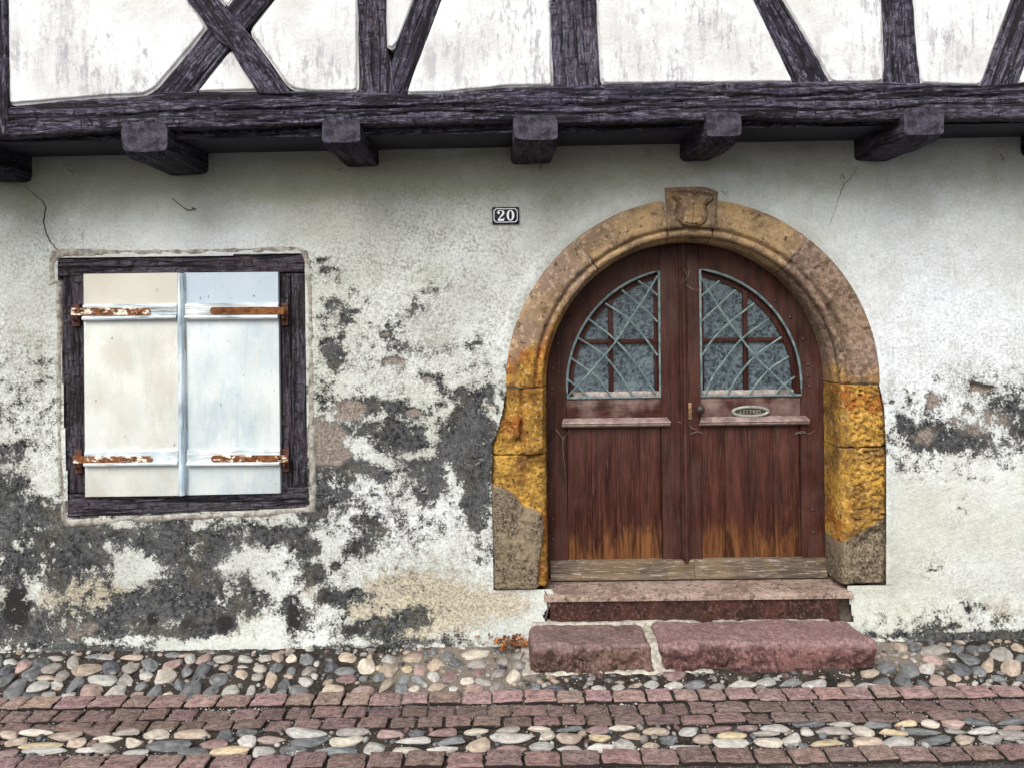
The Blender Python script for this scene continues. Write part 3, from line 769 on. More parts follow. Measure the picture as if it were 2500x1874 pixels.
Z1 = (800, [
 (25,430,140,60,'t',0),(195,450,150,85,'p',0),(20,310,80,50,'b',0),(130,245,115,70,'t',0),(115,322,110,56,'g',0),(115,370,120,55,'r',0),(240,285,110,110,'c',0),(360,255,95,55,'w',0),
 (300,305,40,30,'y',0),(215,365,60,40,'g',0),(300,360,80,65,'g',0),(375,320,125,75,'t',0),(350,410,115,60,'t',-30),(455,370,75,65,'g',0),(475,318,65,30,'y',0),(550,320,80,75,'p',0),
 (515,250,140,70,'t',0),(650,290,110,70,'t',0),(545,378,90,45,'g',15),(640,360,80,55,'w',0),(440,430,80,60,'g',0),(520,430,75,60,'c',0),(655,420,100,60,'t',0),(755,437,55,40,'w',0),
 (740,350,95,75,'r',0),(765,280,85,45,'d',0),(725,235,90,50,'g',0),(840,380,85,50,'c',0),(870,430,120,70,'p',0),(890,220,160,75,'c',0),(930,385,90,50,'w',20),(905,330,75,55,'r',0),
 (900,280,120,50,'o',0),(1020,425,90,85,'o',0),(1120,360,95,80,'c',0),(1030,340,90,50,'o',0),(1060,262,80,46,'o',0),(1150,235,80,44,'o',0),(1150,285,80,50,'o',0),(330,485,130,40,'g',0),
 (1130,440,70,30,'d',0),(1255,432,75,42,'g',0),(1360,435,125,38,'b',0),(1460,432,30,30,'w',0),(1630,430,90,35,'w',0),(1735,425,75,45,'w',0),(1850,412,100,40,'t',0),(1940,410,95,45,'w',0),
 (160,690,200,50,'o',0),(365,695,165,55,'p',0),(535,690,95,50,'d',0),(690,695,160,55,'r',0),(110,750,185,50,'c',0),(515,745,195,42,'w',0),(275,775,130,80,'w',0),(460,798,185,45,'c',0),
 (740,750,160,40,'g',0),(690,797,170,50,'w',0),(895,685,145,35,'c',0),(1090,678,150,35,'o',0),(1275,668,130,25,'c',0),(1450,675,150,25,'d',0),(905,765,135,85,'t',0),(1110,725,240,60,'w',0),
 (1320,710,105,50,'c',-15),(1455,728,140,65,'t',0),(1100,785,165,45,'r',0),(1285,775,135,65,'w',0),(1450,790,140,40,'w',0),(1615,672,150,40,'r',0),(1765,662,150,35,'c',0),(1645,720,140,35,'y',0),
 (1635,780,150,50,'w',0),(1780,765,135,65,'w',15),(1825,710,120,35,'t',10),(1970,685,150,40,'t',0),(1940,770,100,50,'t',0),(95,808,170,50,'d',0)])
Z2 = (1600, [
 (120,355,130,50,'r',0),(110,412,115,45,'w',0),(250,405,140,50,'g',0),(375,415,100,35,'o',0),(515,402,160,60,'w',0),(660,390,120,55,'w',0),(810,398,135,50,'g',0),(965,400,160,60,'w',0),
 (1130,415,100,50,'t',0),(1260,410,125,40,'w',0),(1280,340,120,50,'t',0),(1365,388,130,70,'d',10),(1390,300,130,90,'g',25),(1520,325,130,95,'g',30),(1480,390,120,75,'d',30),(1620,305,105,80,'w',25),
 (1600,412,90,50,'d',15),(1660,255,120,70,'p',20),(1700,385,110,70,'p',20),(1555,185,90,60,'d',20),(1680,200,155,95,'o',0),(1470,180,100,50,'t',25),(1810,190,100,60,'d',0),(1910,195,90,60,'d',20),
 (1980,185,90,50,'d',0),(1875,245,150,70,'d',20),(1820,310,150,100,'b',25),(1935,320,100,70,'g',30),(2000,285,80,95,'t',20),(2075,215,140,110,'o',25),(2140,300,130,100,'t',15),(2180,180,90,60,'t',20),
 (2195,240,60,70,'g',20),(1795,365,90,40,'t',10),(1830,408,80,35,'p',0),(1915,398,40,30,'w',0),(2165,405,60,24,'w',0),(2200,360,60,50,'d',0),(2060,370,90,40,'g',15),(1990,410,70,30,'o',0),
 (40,685,90,45,'t',0),(205,680,120,55,'w',0),(90,735,110,50,'d',0),(185,778,185,35,'w',8),(285,735,130,50,'t',0),(380,665,140,40,'r',0),(460,768,200,60,'w',0),(465,708,175,40,'y',0),(540,660,130,30,'r',0),
 (675,750,165,60,'c',10),(725,660,185,45,'w',5),(665,697,170,22,'o',0),(825,730,105,85,'w',0),(905,690,80,45,'w',20),(920,642,185,40,'d',0),(1070,685,200,45,'o',5),(1120,635,150,30,'w',0),
 (1030,748,190,40,'y',0),(1245,688,135,60,'c',15),(1255,745,180,70,'t',0),(1325,645,165,45,'g',0),(1425,690,170,35,'y',5),(1440,742,185,65,'w',5),(1595,680,230,40,'g',6),(1500,638,130,35,'y',5),
 (1645,640,115,45,'c',10),(1665,738,200,50,'d',0),(1800,640,145,45,'p',5),(1855,735,130,50,'t',6),(1795,685,140,30,'o',6),(1920,630,170,45,'d',6),(1970,680,175,45,'w',0),(2020,735,140,45,'o',6),
 (2130,630,160,40,'d',0),(2155,662,120,35,'p',0),(2150,715,170,45,'o',6)])

cob_meshes = []
for k in range(14):
    bm = bmesh.new()
    bmesh.ops.create_icosphere(bm, subdivisions=3, radius=1.0)
    co = np.array([v.co[:] for v in bm.verts])
    p = 1.8 + 1.5 * RNG.random()
    nr = (np.abs(co) ** p).sum(1) ** (1 / p)
    co = co / nr[:, None]
    dd = 1 + 0.34 * fbm(co[:, 0] * 1.1 + k * 9, co[:, 1] * 1.1, co[:, 2] * 1.1, octv=3, seed=k) + 0.02 * fbm(co[:, 0] * 6, co[:, 1] * 6, co[:, 2] * 6 + k, octv=2, seed=k)
    co = co * dd[:, None]
    for _c in range(6):                       # flats where the stone once broke
        a = RNG.random() * 6.283; e = (RNG.random() - 0.15) * 1.2
        nn = np.array([math.cos(a) * math.cos(e), math.sin(a) * math.cos(e), math.sin(e)])
        dcut = co @ nn - (0.60 + 0.2 * RNG.random())
        co = co - np.clip(dcut, 0, None)[:, None] * nn[None, :] * 0.85
    co[:, :2] /= np.abs(co[:, :2]).max(0)
    co[:, 0] *= 1 + 0.18 * co[:, 1] * (RNG.random() - 0.5) * 2
    for v, q in zip(bm.verts, co): v.co = q
    me = bpy.data.meshes.new("cobble"); bm.to_mesh(me); bm.free()
    me.polygons.foreach_set("use_smooth", [True] * len(me.polygons))
    me.materials.append(MT['cobble'])
    cob_meshes.append(me)

cob_spots = []
def add_cobble(x, y, va, vb, code, hgt=None):
    U, S, _ = np.linalg.svd(np.array([va, vb]).T)
    ang = math.atan2(U[1, 0], U[0, 0])
    o = bpy.data.objects.new("cobble", random.choice(cob_meshes)); COL.objects.link(o)
    o.parent = pavement
    h = hgt or min(0.018, 0.007 + 0.22 * S[1])
    o.location = (x, y, 0.004 + random.uniform(-0.004, 0.004))
    o.rotation_euler = (random.uniform(-.10, .10), random.uniform(-.10, .10), ang + (math.pi if random.random() < .5 else 0))
    o.scale = (S[0], S[1], h)
    base = CCOL[code]; j = random.uniform(0.72, 1.16)
    o.color = tuple(min(0.8, c * j * 0.95 * random.uniform(0.98, 1.02)) for c in base) + (1.0,)
    cob_spots.append((x, y, S[0], S[1]))
    return o
SCZ = 900.0 / 2212.0
for x0, lst in (Z0, Z1, Z2):
    for cx, cy, w, h, code, rot in lst:
        px, py = x0 + cx * SCZ, 1500 + cy * SCZ
        a = w * SCZ / 2; b = h * SCZ / 2; t = math.radians(rot)
        p0 = np.array(G(px, py + 0.12 * b, 0.012))
        va = np.array(G(px + a * math.cos(t), py + a * math.sin(t), 0.012)) - p0
        vb = np.array(G(px - 0.95 * b * math.sin(t), py + 0.95 * b * math.cos(t), 0.012)) - p0
        if p0[1] > -0.03: p0[1] = -0.03
        add_cobble(p0[0], p0[1], va * 1.13, vb * 1.15, code)

# small stones wedged between the big ones, too many to pick apart
def filler(n, code, seed):
    rnd = random.Random(seed)
    bm = bmesh.new()
    sp = np.array(cob_spots)
    got = []
    for _ in range(n * 30):
        if len(got) >= n: break
        x = rnd.uniform(-2.75, 2.75)
        y = rnd.choice((rnd.uniform(-0.525, -0.03), rnd.uniform(-0.995, -0.82)))
        if gx0_ < x < gx1_ and y > -0.36: continue
        r = rnd.uniform(0.009, 0.022)
        d = np.hypot((sp[:, 0] - x) / (sp[:, 2] + r * .8), (sp[:, 1] - y) / (sp[:, 3] + r * .8)).min()
        if d < 0.98: continue
        if got and min(math.hypot(g[0] - x, g[1] - y) - g[2] - r for g in got[-400:]) < -0.002: continue
        got.append((x, y, r)); extra.append((x, y, r, r))
        M = Matrix.Translation((x, y, 0.002)) @ Matrix.Rotation(rnd.uniform(0, 6.28), 4, 'Z') @ Matrix.Diagonal((r * rnd.uniform(.9, 1.5), r * rnd.uniform(.7, 1.0), r * rnd.uniform(.5, .8), 1))
        rr = bmesh.ops.create_icosphere(bm, subdivisions=2, radius=1.0)
        for v in rr['verts']:
            q = v.co
            q = q * (1 + 0.22 * math.sin(q.x * 3.1 + seed + x * 50) * math.cos(q.y * 2.7 + y * 70))
            v.co = M @ q
    me = bpy.data.meshes.new("small_stones"); bm.to_mesh(me); bm.free()
    o = link("small_stones", me, MT['smallstone'], pavement)
    o["kind"] = "stuff"; o.color = tuple(c * .8 for c in CCOL[code]) + (1,)
    cob_spots.extend(extra); extra.clear()
extra = []
gx0_, gx1_ = G(1285, 1632)[0], G(2150, 1625)[0]
for k_, (n_, code_) in enumerate(((120, 'o'), (110, 'g'), (80, 't'), (70, 'd'), (60, 'w'), (40, 'r'))): filler(n_, code_, 90 + k_)

# the setts
sett_meshes = []
for k in range(10):
    bm = bmesh.new()
    nx, ny = 9, 7
    vg = {}
    for i in range(nx):
        for j in range(ny):
            u, v = i / (nx - 1) * 2 - 1, j / (ny - 1) * 2 - 1
            e = max(abs(u), abs(v))
            z = 1.0 - 0.42 * max(0, (e - 0.72) / 0.28) ** 2 + 0.34 * float(fbm(np.array([u * 1.6 + k * 5]), np.array([v * 1.6]), octv=3, gain=.65, seed=k)[0])
            rr = 1 + 0.10 * float(vnoise(np.array([u * 2.3 + 3 * k]), np.array([v * 2.3]), seed=k + 3)[0])
            vg[i, j] = bm.verts.new((u * rr * 0.5, v * rr * 0.5, z))
    for i in range(nx - 1):
        for j in range(ny - 1):
            bm.faces.new((vg[i, j], vg[i + 1, j], vg[i + 1, j + 1], vg[i, j + 1]))
    es = [e for e in bm.edges if e.is_boundary]
    r = bmesh.ops.extrude_edge_only(bm, edges=es)
    for g in r['geom']:
        if isinstance(g, bmesh.types.BMVert): g.co.z = -0.6
    bmesh.ops.recalc_face_normals(bm, faces=bm.faces)
    me = bpy.data.meshes.new("sett"); bm.to_mesh(me); bm.free()
    me.polygons.foreach_set("use_smooth", [True] * len(me.polygons))
    me.materials.append(MT['sett'])
    sett_meshes.append(me)

def sett_row(xs, y0, y1, z, tone, drop=0.0):
    for xa, xb in zip(xs[:-1], xs[1:]):
        o = bpy.data.objects.new("sett", random.choice(sett_meshes)); COL.objects.link(o)
        o.parent = pavement
        ym = (y0 + y1) / 2 + random.uniform(-.0035, .0035)
        o.location = ((xa + xb) / 2, ym, z + random.uniform(-.004, .004) - (0.008 if random.random() < drop else 0))
        o.rotation_euler = (random.uniform(-.03, .03), random.uniform(-.03, .03), random.uniform(-.04, .04))
        o.scale = ((xb - xa) - random.uniform(.010, .020), (y1 - y0) - random.uniform(0.004, .012), 0.017)
        j = random.uniform(0.72, 1.25)
        o.color = (tone[0] * j, tone[1] * j * random.uniform(.92, 1.1), tone[2] * j * random.uniform(.92, 1.1), 1)
def row_x(wmin, wmax, lo=-2.75, hi=2.75):
    xs = [lo]
    while xs[-1] < hi: xs.append(xs[-1] + random.uniform(wmin, wmax))
    return xs
# joints of the kerb row and of the outer row as surveyed
rowA = [0, 125, 315, 520, 730, 890, 1100, 1290, 1495, 1705, 1875, 2050, 2212]
pxA = [x * SCZ for x in rowA] + [800 + x * SCZ for x in (440, 605, 800, 985, 1180, 1375, 1545, 1715, 1915, 2080)] + [1600 + x * SCZ for x in (270, 435, 620, 795, 980, 1150, 1320, 1480, 1690, 1860, 2060, 2260, 2420)]
pxA = sorted(pxA)
xa = [G(p, 1718 - (p - 1250) * 0.0122)[0] for p in pxA]
xa = [xa[0] - 0.28, xa[0] - 0.14] + xa + [xa[-1] + 0.14]
sett_row(xa, -0.634, -0.528, 0.008, (.62, .40, .36))
sett_row(row_x(.105, .16), -0.736, -0.645, 0.002, (.32, .205, .185), 0.2)
sett_row(row_x(.105, .16), -0.818, -0.742, 0.003, (.34, .218, .195), 0.2)
rowD = [-60, 120, 375, 620, 860, 1090, 1265, 1510, 1750, 1965]
pxD = [x * SCZ for x in rowD] + [800 + x * SCZ for x in (240, 460, 710, 945, 1175, 1400, 1640, 1880, 2105)] + [1600 + x * SCZ for x in (350, 590, 800, 1025, 1240, 1440, 1665, 1870, 2065, 2280)]
xd = [G(p, 1855 - (p - 1250) * 0.0122)[0] for p in sorted(pxD)]
xd = [xd[0] - 0.16] + xd + [xd[-1] + 0.16]
sett_row(xd, -1.105, -1.005, 0.004, (.44, .275, .25))

# grit in the joints, far too many to count
def scatter_chips(n):
    V = []; F = []
    spots = np.array(cob_spots)
    for _ in range(n):
        x = random.uniform(-2.7, 2.7)
        y = random.choice((random.uniform(-1.02, -0.63), random.uniform(-0.53, -0.02), random.uniform(-0.655, -0.635), random.uniform(-1.02, -0.98), random.uniform(-.82,-.65)))
        s = random.uniform(0.0012, 0.0042) * (1.6 if random.random() < .06 else 1)
        z = 0.002 + (0.004 if y > -0.58 else 0) + random.uniform(0, .004)
        b = len(V)
        for dx, dy, dz in ((1, 0, 0), (-1, 0, 0), (0, 1, 0), (0, -1, 0), (0, 0, 1), (0, 0, -1)):
            V.append((x + dx * s * random.uniform(.7, 1.4), y + dy * s * random.uniform(.7, 1.4), z + dz * s * random.uniform(.6, 1)))
        for f in ((0, 2, 4), (2, 1, 4), (1, 3, 4), (3, 0, 4), (2, 0, 5), (1, 2, 5), (3, 1, 5), (0, 3, 5)):
            F.append(tuple(b + q for q in f))
    me = bpy.data.meshes.new("gravel"); me.from_pydata(V, [], F); me.update()
    return me
gv = link("gravel", scatter_chips(4200), MT['chip'], None, False)
tag(gv, "pale grit lying in the joints between cobbles and setts", "gravel", kind="stuff")

# ================================================================== THE HOUSE
house = empty("timber_framed_house")
tag(house, "old half-timbered house with peeling plaster, shuttered window and arched red door", "house")
YU = -0.48                      # face of the overhanging upper storey
ACX, ACZ = 0.970, 1.380         # arch centre
R_OUT, R_FACE, R_REV, YD = 1.013, 0.858, 0.786, 0.21

# ------------------------------------------------------------------ ground-floor wall: one dense plastered sheet with what has peeled off it
def blobs(lst, px, py, sharp=1.0):
    f = np.zeros(px.shape)
    for b in lst:
        cx, cy, rx, ry = b[:4]; s = b[4] if len(b) > 4 else 1.0
        d2 = ((px - cx) / (rx * 1.15)) ** 2 + ((py - cy) / (ry * 1.15)) ** 2
        m = d2 < 7
        f[m] += s * np.exp(-d2[m] ** (1.3 * sharp) * 0.9)
    return f
PEEL = [(67,1279,90,105),(21,1166,36,50),(15,1200,40,60),(45,1130,25,16,.6),(20,1095,40,12,.6),(370,1304,240,44),(465,1357,78,52),(212,1343,68,50),(652,1293,55,24),(620,1320,70,26,.7),
 (134,1417,36,26),(264,1406,20,34),(42,1484,36,54),(176,1533,125,44),(335,1484,72,45),(476,1448,78,72),(388,1533,60,35),(476,1522,52,36),(550,1519,24,20),(592,1438,30,44),(617,1473,36,26),(420,1400,40,30,.6),
 (719,1498,19,52),(740,1343,28,16),(768,1402,20,20),(100,1330,60,50),(30,1540,50,30,.7),(250,1570,90,20,.8),(690,1470,26,30,.5),(660,1400,24,20,.4),
 (800,1194,54,62),(810,1120,46,60),(958,1077,64,34),(1130,1071,66,70,.82),(1147,1129,44,52,.8),(1157,1198,24,46),(1143,1232,16,24),(1167,1284,18,15),(1030,1146,40,30),(1044,1194,36,30),(934,1160,30,18),
 (886,1143,20,14),(903,1297,24,40),(882,1339,40,17),(752,1342,30,16),(714,1304,25,12),(769,1401,20,20),(820,1383,14,14),(803,1459,36,22),(865,1459,30,20),(1002,1504,25,25),(1030,1504,14,20),
 (872,1531,44,24),(934,1531,44,24),(1180,1180,20,60,.7),(1100,1120,50,40,.5),(770,1230,24,40,.8),(1030,1560,60,8,.7),(860,1575,120,7,.7),(1165,1330,14,20,.5),(1175,1370,14,16,.5),
 (816,745,24,18),(845,778,15,14),(800,841,18,17),(818,862,20,16),(821,882,25,12),(821,903,12,13),(836,823,9,12),(941,817,14,8),(947,796,6,6),(962,883,23,10),(1044,923,18,12),(1075,926,9,20),
 (1086,959,20,12,.8),(1137,974,27,27,.9),(1192,959,18,12),(851,995,44,26),(926,989,38,20,.8),(977,989,18,15,.8),(1010,1007,20,9,.9),(1083,986,10,9),(784,1067,26,40),(941,1064,42,28),(1007,1076,26,20),
 (1167,1052,40,40),(833,1052,20,11,.9),(784,636,10,7),(785,660,10,8,.6),(1013,748,8,8),(1165,838,12,3),(787,992,10,10),(1110,1040,30,24,.7),(880,1050,30,16,.7),(870,760,9,5,.8),(900,790,6,5,.7),(1065,706,8,5,.8),
 (2276,972,13,20),(2254,1067,33,25),(2313,1067,56,30,.9),(2371,1076,48,22,.8),(2390,1022,58,36,.45),(2453,986,45,30,.42),(2489,1076,24,32,.42),(2204,1031,18,26,.45),(2470,1030,40,40,.35),
 (2362,1488,8,8),(2326,1524,14,8),(2342,1240,7,4,.9),(2280,1392,12,3,.8),(2210,1547,80,9,.8),(2330,1549,140,9,.85),(2450,1548,90,12,.9),(2260,1530,60,6,.4),
 (60,1000,60,40,.15),(40,940,50,40,.12)]
NEG = [(264,1332,17,17),(293,1279,38,14),(494,1283,30,13),(652,1276,32,10),(75,1220,14,22),(60,1140,50,26),(110,1180,30,24),(330,1375,45,26),(100,1420,26,40),(320,1560,150,10),(520,1565,150,12),(40,1330,10,12),(600,1385,55,34,.6),(650,1345,55,20,.5),(395,1395,36,22,.7),(300,1385,40,40,.9),(555,1405,36,40,.45),(290,1440,30,30,.5),(520,1470,30,24,.5),(250,1475,26,20,.4),(640,1530,40,30,.5),(690,1420,30,30,.5),(420,1520,18,16,.5),
 (1000,1110,24,16,.8),(1050,1090,20,40,.8),(1090,1150,20,24,.9),(960,1110,30,10,.6),(880,1090,24,20,.6),(1120,1190,16,24,.6)]
SAND = [(176,1463,84,34),(218,1431,42,30),(300,1450,30,20,.6),(958,1456,80,48),(913,1497,55,38),(1095,1480,95,62,.9),(992,1531,44,26),(1250,1470,64,32,.7),(2440,1480,60,45,.55),(1197,989,26,18,.6),(620,1500,40,30,.5),
 (755,1445,26,26,.6),(2200,1500,60,50,.35),(1040,1330,120,70,.25),(60,800,60,80,.3),(40,640,50,60,.3)]
BROWN = [(813,1091,48,42),(784,1067,28,42),(851,1000,44,24,.9),(962,883,24,12),(1010,1007,20,10,.8),(2276,972,16,22),(2254,1067,30,24,.6),(2390,1030,90,40,.6),(1044,928,18,8,.7),(176,1533,100,40,.45),(941,817,14,8,.6)]
GRIME_SHADE = [(250,440,260,40,.6),(700,420,300,45,.7),(1150,410,260,50,.75),(1560,400,260,40,.6),(2050,420,200,46,.55),(2400,420,160,50,.6),(60,420,90,60,.7),(1400,480,160,50,.4),(706,479,110,24,.9),(1073,451,120,34,.8),(254,505,160,28,.5),(34,475,62,44,.8),(1045,671,46,30,.7),(1180,420,100,26,.5),(420,440,90,30,.3),(860,420,120,30,.4),(1500,420,110,30,.3),(2000,470,160,40,.25),(1780,400,60,20,.4),
 (1095,640,50,40,.3),(900,700,60,50,.2)]  # algae patches, plus wide blobs along the top that paint in overhang shade
BLACK = [(42,1484,34,52),(550,1519,22,18),(374,1507,14,14),(719,1498,16,50,.8),(465,1365,80,36,.4),(465,1522,40,30,.5),(803,1459,34,18,.5),(880,1340,36,14,.6),(872,1535,44,18,.5),(212,1380,60,16,.5),(120,1260,60,40,.2),(769,1401,18,18,.5)]
SPECK = [(60,900,140,260,.9),(980,800,260,260,.95),(900,660,300,100,.3),(1150,700,160,200,.5),(350,1400,420,190,.6),(960,1330,260,160,.55),(2350,940,260,120,.6),(2350,1450,260,120,.45),(1150,1480,160,90,.6),(150,600,120,80,.4),(2300,700,260,160,.35)]

step = 0.0082
xs = np.arange(-3.7, 3.7, step); zs = np.arange(-0.06, 2.73, step)
WX, WZ = np.meshgrid(xs, zs, indexing='ij')
wpx, wpy = to_px(WX, WZ)
peel = blobs(PEEL, wpx, wpy) 
peel = np.minimum(peel, 1.05) - 0.8 * np.minimum(blobs(NEG, wpx, wpy), 1.0)
jig = fbm(WX * 8, WZ * 8, octv=5, gain=0.72, seed=11)
blz = np.maximum(blobs(BLACK, wpx, wpy), 0)
wide = blobs([(b[0], b[1], b[2] * 1.5 + 14, b[3] * 1.5 + 14) for b in PEEL], wpx, wpy, .6)
ragged = np.clip(0.10 + 0.9 * sstep(0.05, 0.75, wide), 0, 1)
fresh = np.minimum(blobs([(2380,1210,230,170),(2300,760,240,260,.8),(1130,1260,120,60,.5),(870,1240,110,70,.7),(520,590,280,40,.6),(1780,430,60,10,.3)], wpx, wpy, .8), 1.0)
peelf = peel * 0.88 + 0.80 * jig * ragged + 0.02
sand = np.minimum(blobs(SAND, wpx, wpy, .8), 1.0); brown = np.minimum(blobs(BROWN, wpx, wpy), 1.0)
grime_shade = np.minimum(blobs(GRIME_SHADE, wpx, wpy, .7), 1.0); black = np.minimum(blobs(BLACK, wpx, wpy), 1.0); speck = np.minimum(0.12 + blobs(SPECK, wpx, wpy, .8), 1.0)
WY = 0.007 * fbm(WX * 1.7, WZ * 1.7, octv=3, seed=3) + 0.0025 * fbm(WX * 22, WZ * 22, octv=3, seed=4) + 0.006 * sstep(0.42, 0.62, peelf)
WY += -0.03 * np.clip(0.25 - WZ, 0, 1) / 0.25                      # the foot of the wall swells a little
# swelling of the render against the arch
rad = np.where(WZ > ACZ, np.hypot(WX - ACX, WZ - ACZ), np.abs(WX - ACX))
WY += -0.007 * np.exp(-((rad - 1.045) / 0.03) ** 2) * (WZ > 0.3)
# a hole knocked in the plaster on the right
hole_p = [(2369,932),(2383,935),(2432,947),(2410,957),(2370,957)]
hs_ = signed(wpx, wpy, hole_p); WY += 0.03 * sstep(-1.0, 3.0, hs_)
peelf = np.where(hs_ > -1, 1.2, peelf); brown = np.where(hs_ > -1, 1.0, brown)

fx = (WX[:-1, :-1] + WX[1:, 1:]) / 2; fz = (WZ[:-1, :-1] + WZ[1:, 1:]) / 2
WIN = [P(*q) for q in ((138, 629), (742, 620), (752, 1240), (168, 1262))]
keep = ~in_poly(fx, fz, WIN)
fr = np.hypot(fx - ACX, fz - ACZ)
keep &= ~((fz >= ACZ) & (fr < R_OUT - 0.012))
right_edge = np.interp(-fz, [-1.38, -1.25, -1.0, -0.3], [P(2146, 947)[0], P(2157, 1000)[0], P(2162, 1100)[0], P(2163, 1430)[0]])
left_edge = np.interp(-fz, [-1.38, -1.25, -1.15, -1.08, -0.9, -0.3], [P(1236, 947)[0], P(1226, 1000)[0], P(1214, 1040)[0], P(1202, 1085)[0], P(1200, 1180)[0], P(1205, 1437)[0]])
keep &= ~((fz < ACZ) & (fz > 0.295) & (fx > left_edge) & (fx < right_edge))
keep &= ~((fz <= 0.295) & (fz > 0.10) & (fx > P(1340, 1470)[0] + 0.03 * np.sin(fz * 31)) & (fx < P(2068, 1470)[0] + 0.03 * (0.3 - fz) / 0.2))
def snap(edge_fn):
    """let the nearest grid column of each row fall on the edge line"""
    for j, z in enumerate(zs):
        if 0.29 < z < ACZ + step:
            e = edge_fn(min(z, ACZ)); i = int(round((e - xs[0]) / step)); WX[i, j] = e
snap(lambda z: float(np.interp(-z, [-1.38, -1.25, -1.0, -0.3], [P(2146, 947)[0], P(2157, 1000)[0], P(2162, 1100)[0], P(2163, 1430)[0]])))
snap(lambda z: float(np.interp(-z, [-1.38, -1.25, -1.15, -1.08, -0.9, -0.3], [P(1236, 947)[0], P(1226, 1000)[0], P(1214, 1040)[0], P(1202, 1085)[0], P(1200, 1180)[0], P(1205, 1437)[0]])))
ks = (WX > P(1632, 500)[0]) & (WX < P(1738, 500)[0]) & (WZ < P(1690, 482)[1]) & (WZ > ACZ + .9)
keep &= ~ks[:-1, :-1]
Q = grid_quads(len(xs), len(zs))[keep.reshape(-1)]
used = np.zeros(WX.size, bool); used[Q.ravel()] = True
remap = np.cumsum(used) - 1
V = np.stack([WX, WY, WZ], -1).reshape(-1, 3)[used]
wall_me = np_mesh("wall", V, remap[Q])
for nm, a in (("peel", peelf), ("sand", sand), ("brown", brown), ("grime_shade", grime_shade), ("black", black), ("speck", speck), ("ragged", ragged), ("fresh", fresh)):
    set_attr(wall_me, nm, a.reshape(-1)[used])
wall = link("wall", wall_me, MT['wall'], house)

# rubble core right behind the plaster keeps daylight out
core = bmesh.new()
box_bm(core, -3.7, 3.7, 0.33, 0.6, -0.05, 2.9)
box_bm(core, -3.7, -0.02, 0.05, 0.33, -0.05, 2.8)
box_bm(core, 1.92, 3.7, 0.05, 0.33, -0.05, 2.8)
bm_obj("wall_core", core, MT['core'], house, False)

# cracks in the render: open slits, built as thin dark wedges let into the sheet
def crack(pts, w=0.0022):
    bm = bmesh.new()
    p = smooth_curve([P(*q) for q in pts], 6)
    n = len(p)
    q = [(a[0] + 0.002 * math.sin(i * 2.1) + random.uniform(-.003, .003), a[1]) for i, a in enumerate(p)]
    tube_bm(bm, [(x, 0.0, z) for x, z in q], [w * (0.35 + 0.65 * math.sin(math.pi * min(1, (i + 1) / n))) for i in range(n)], 4, 3.0)
    o = bm_obj("crack", bm, MT['core'], house)
    return o
crack([(60, 455), (92, 483), (110, 502), (107, 547), (121, 587), (136, 605), (148, 620)], 0.0022)
crack([(2095, 403), (2080, 431), (2060, 452), (2046, 490), (2030, 540), (2008, 575)], 0.0013)
crack([(1305, 1560), (1330, 1520), (1338, 1470), (1330, 1440)], 0.006)
crack([(1270, 1540), (1240, 1515), (1225, 1480)], 0.002)

# ------------------------------------------------------------------ upper storey
def ext(pts, top=-330.0):
    """carry the last two points of an edge on to the given height"""
    (x1, y1), (x2, y2) = pts[-2], pts[-1]
    k = (top - y2) / (y2 - y1)
    return pts + [(x2 + (x2 - x1) * k, top)]
FACE = YU
beam_top = [(-620,285),(26,262),(163,245),(354,236),(387,226),(500,224),(635,226),(708,222),(895,226),(995,231),(1060,229),(1125,224),(1207,214),(1349,209),(1467,207),(1600,203),(1695,202),(1934,201),(2031,199),(2161,201),(2247,203),(2397,209),(2500,201),(3050,192)]
beam_bot = [(-620,352),(26,335),(163,326),(313,316),(427,315),(610,310),(806,301),(898,306),(1044,303),(1260,297),(1374,302),(1532,298),(1722,295),(1828,288),(2048,294),(2210,291),(2308,293),(2500,291),(3050,284)]
timber("sill_beam", PL(beam_bot, YU), PL(beam_top, YU), YU - 0.012, 0.075, MT['timber'], house, 1, 0.012, 7, 0.016, 0.006)
tb = [  # name, left edge, right edge (bottom to top), proud, cracks
 ("timber_post", [(-110, 335), (-120, 0)], [(27, 333), (24, 240), (17, 0)], 0.016, 1),
 ("diagonal_brace", [(378, 232), (505, 69), (578, -20)], [(476, 232), (557, 118), (606, 69), (667, 0)], 0.0, 2),
 ("diagonal_brace", [(632, 232), (566, 122), (541, 106), (505, 62), (458, 0)], [(713, 232), (606, 81), (557, 26), (535, 0)], 0.022, 1),
 ("timber_post", [(877, 232), (873, 0)], [(968, 232), (958, 165), (943, 115), (941, 0)], 0.004, 2),
 ("diagonal_brace", [(959, 232), (955, 150), (965, 110), (1010, 0)], [(991, 232), (1077, 0)], 0.0, 1),
 ("timber_post", [(1351, 216), (1343, 0)], [(1467, 216), (1455, 0)], 0.006, 2),
 ("diagonal_brace", [(1941, 210), (1840, 0)], [(2034, 210), (1913, 0)], 0.0, 2),
 ("timber_post", [(2157, 210), (2161, 170), (2155, 0)], [(2248, 210), (2229, 0)], 0.004, 2),
 ("diagonal_brace", [(2394, 214), (2471, 0)], [(2484, 212), (2560, 0)], 0.0, 2),
 ("timber_post", [(2760, 214), (2765, 0)], [(2860, 212), (2858, 0)], 0.004, 1),
 ("timber_post", [(-500, 330), (-500, 0)], [(-400, 330), (-400, 0)], 0.0, 1)]
for k, (nm, l, r, pr, cks) in enumerate(tb):
    timber(nm, PL(ext(l), YU), PL(ext(r), YU), YU - pr, 0.12, MT['timber'], house, 11 + k, 0.013, cks, 0.010)

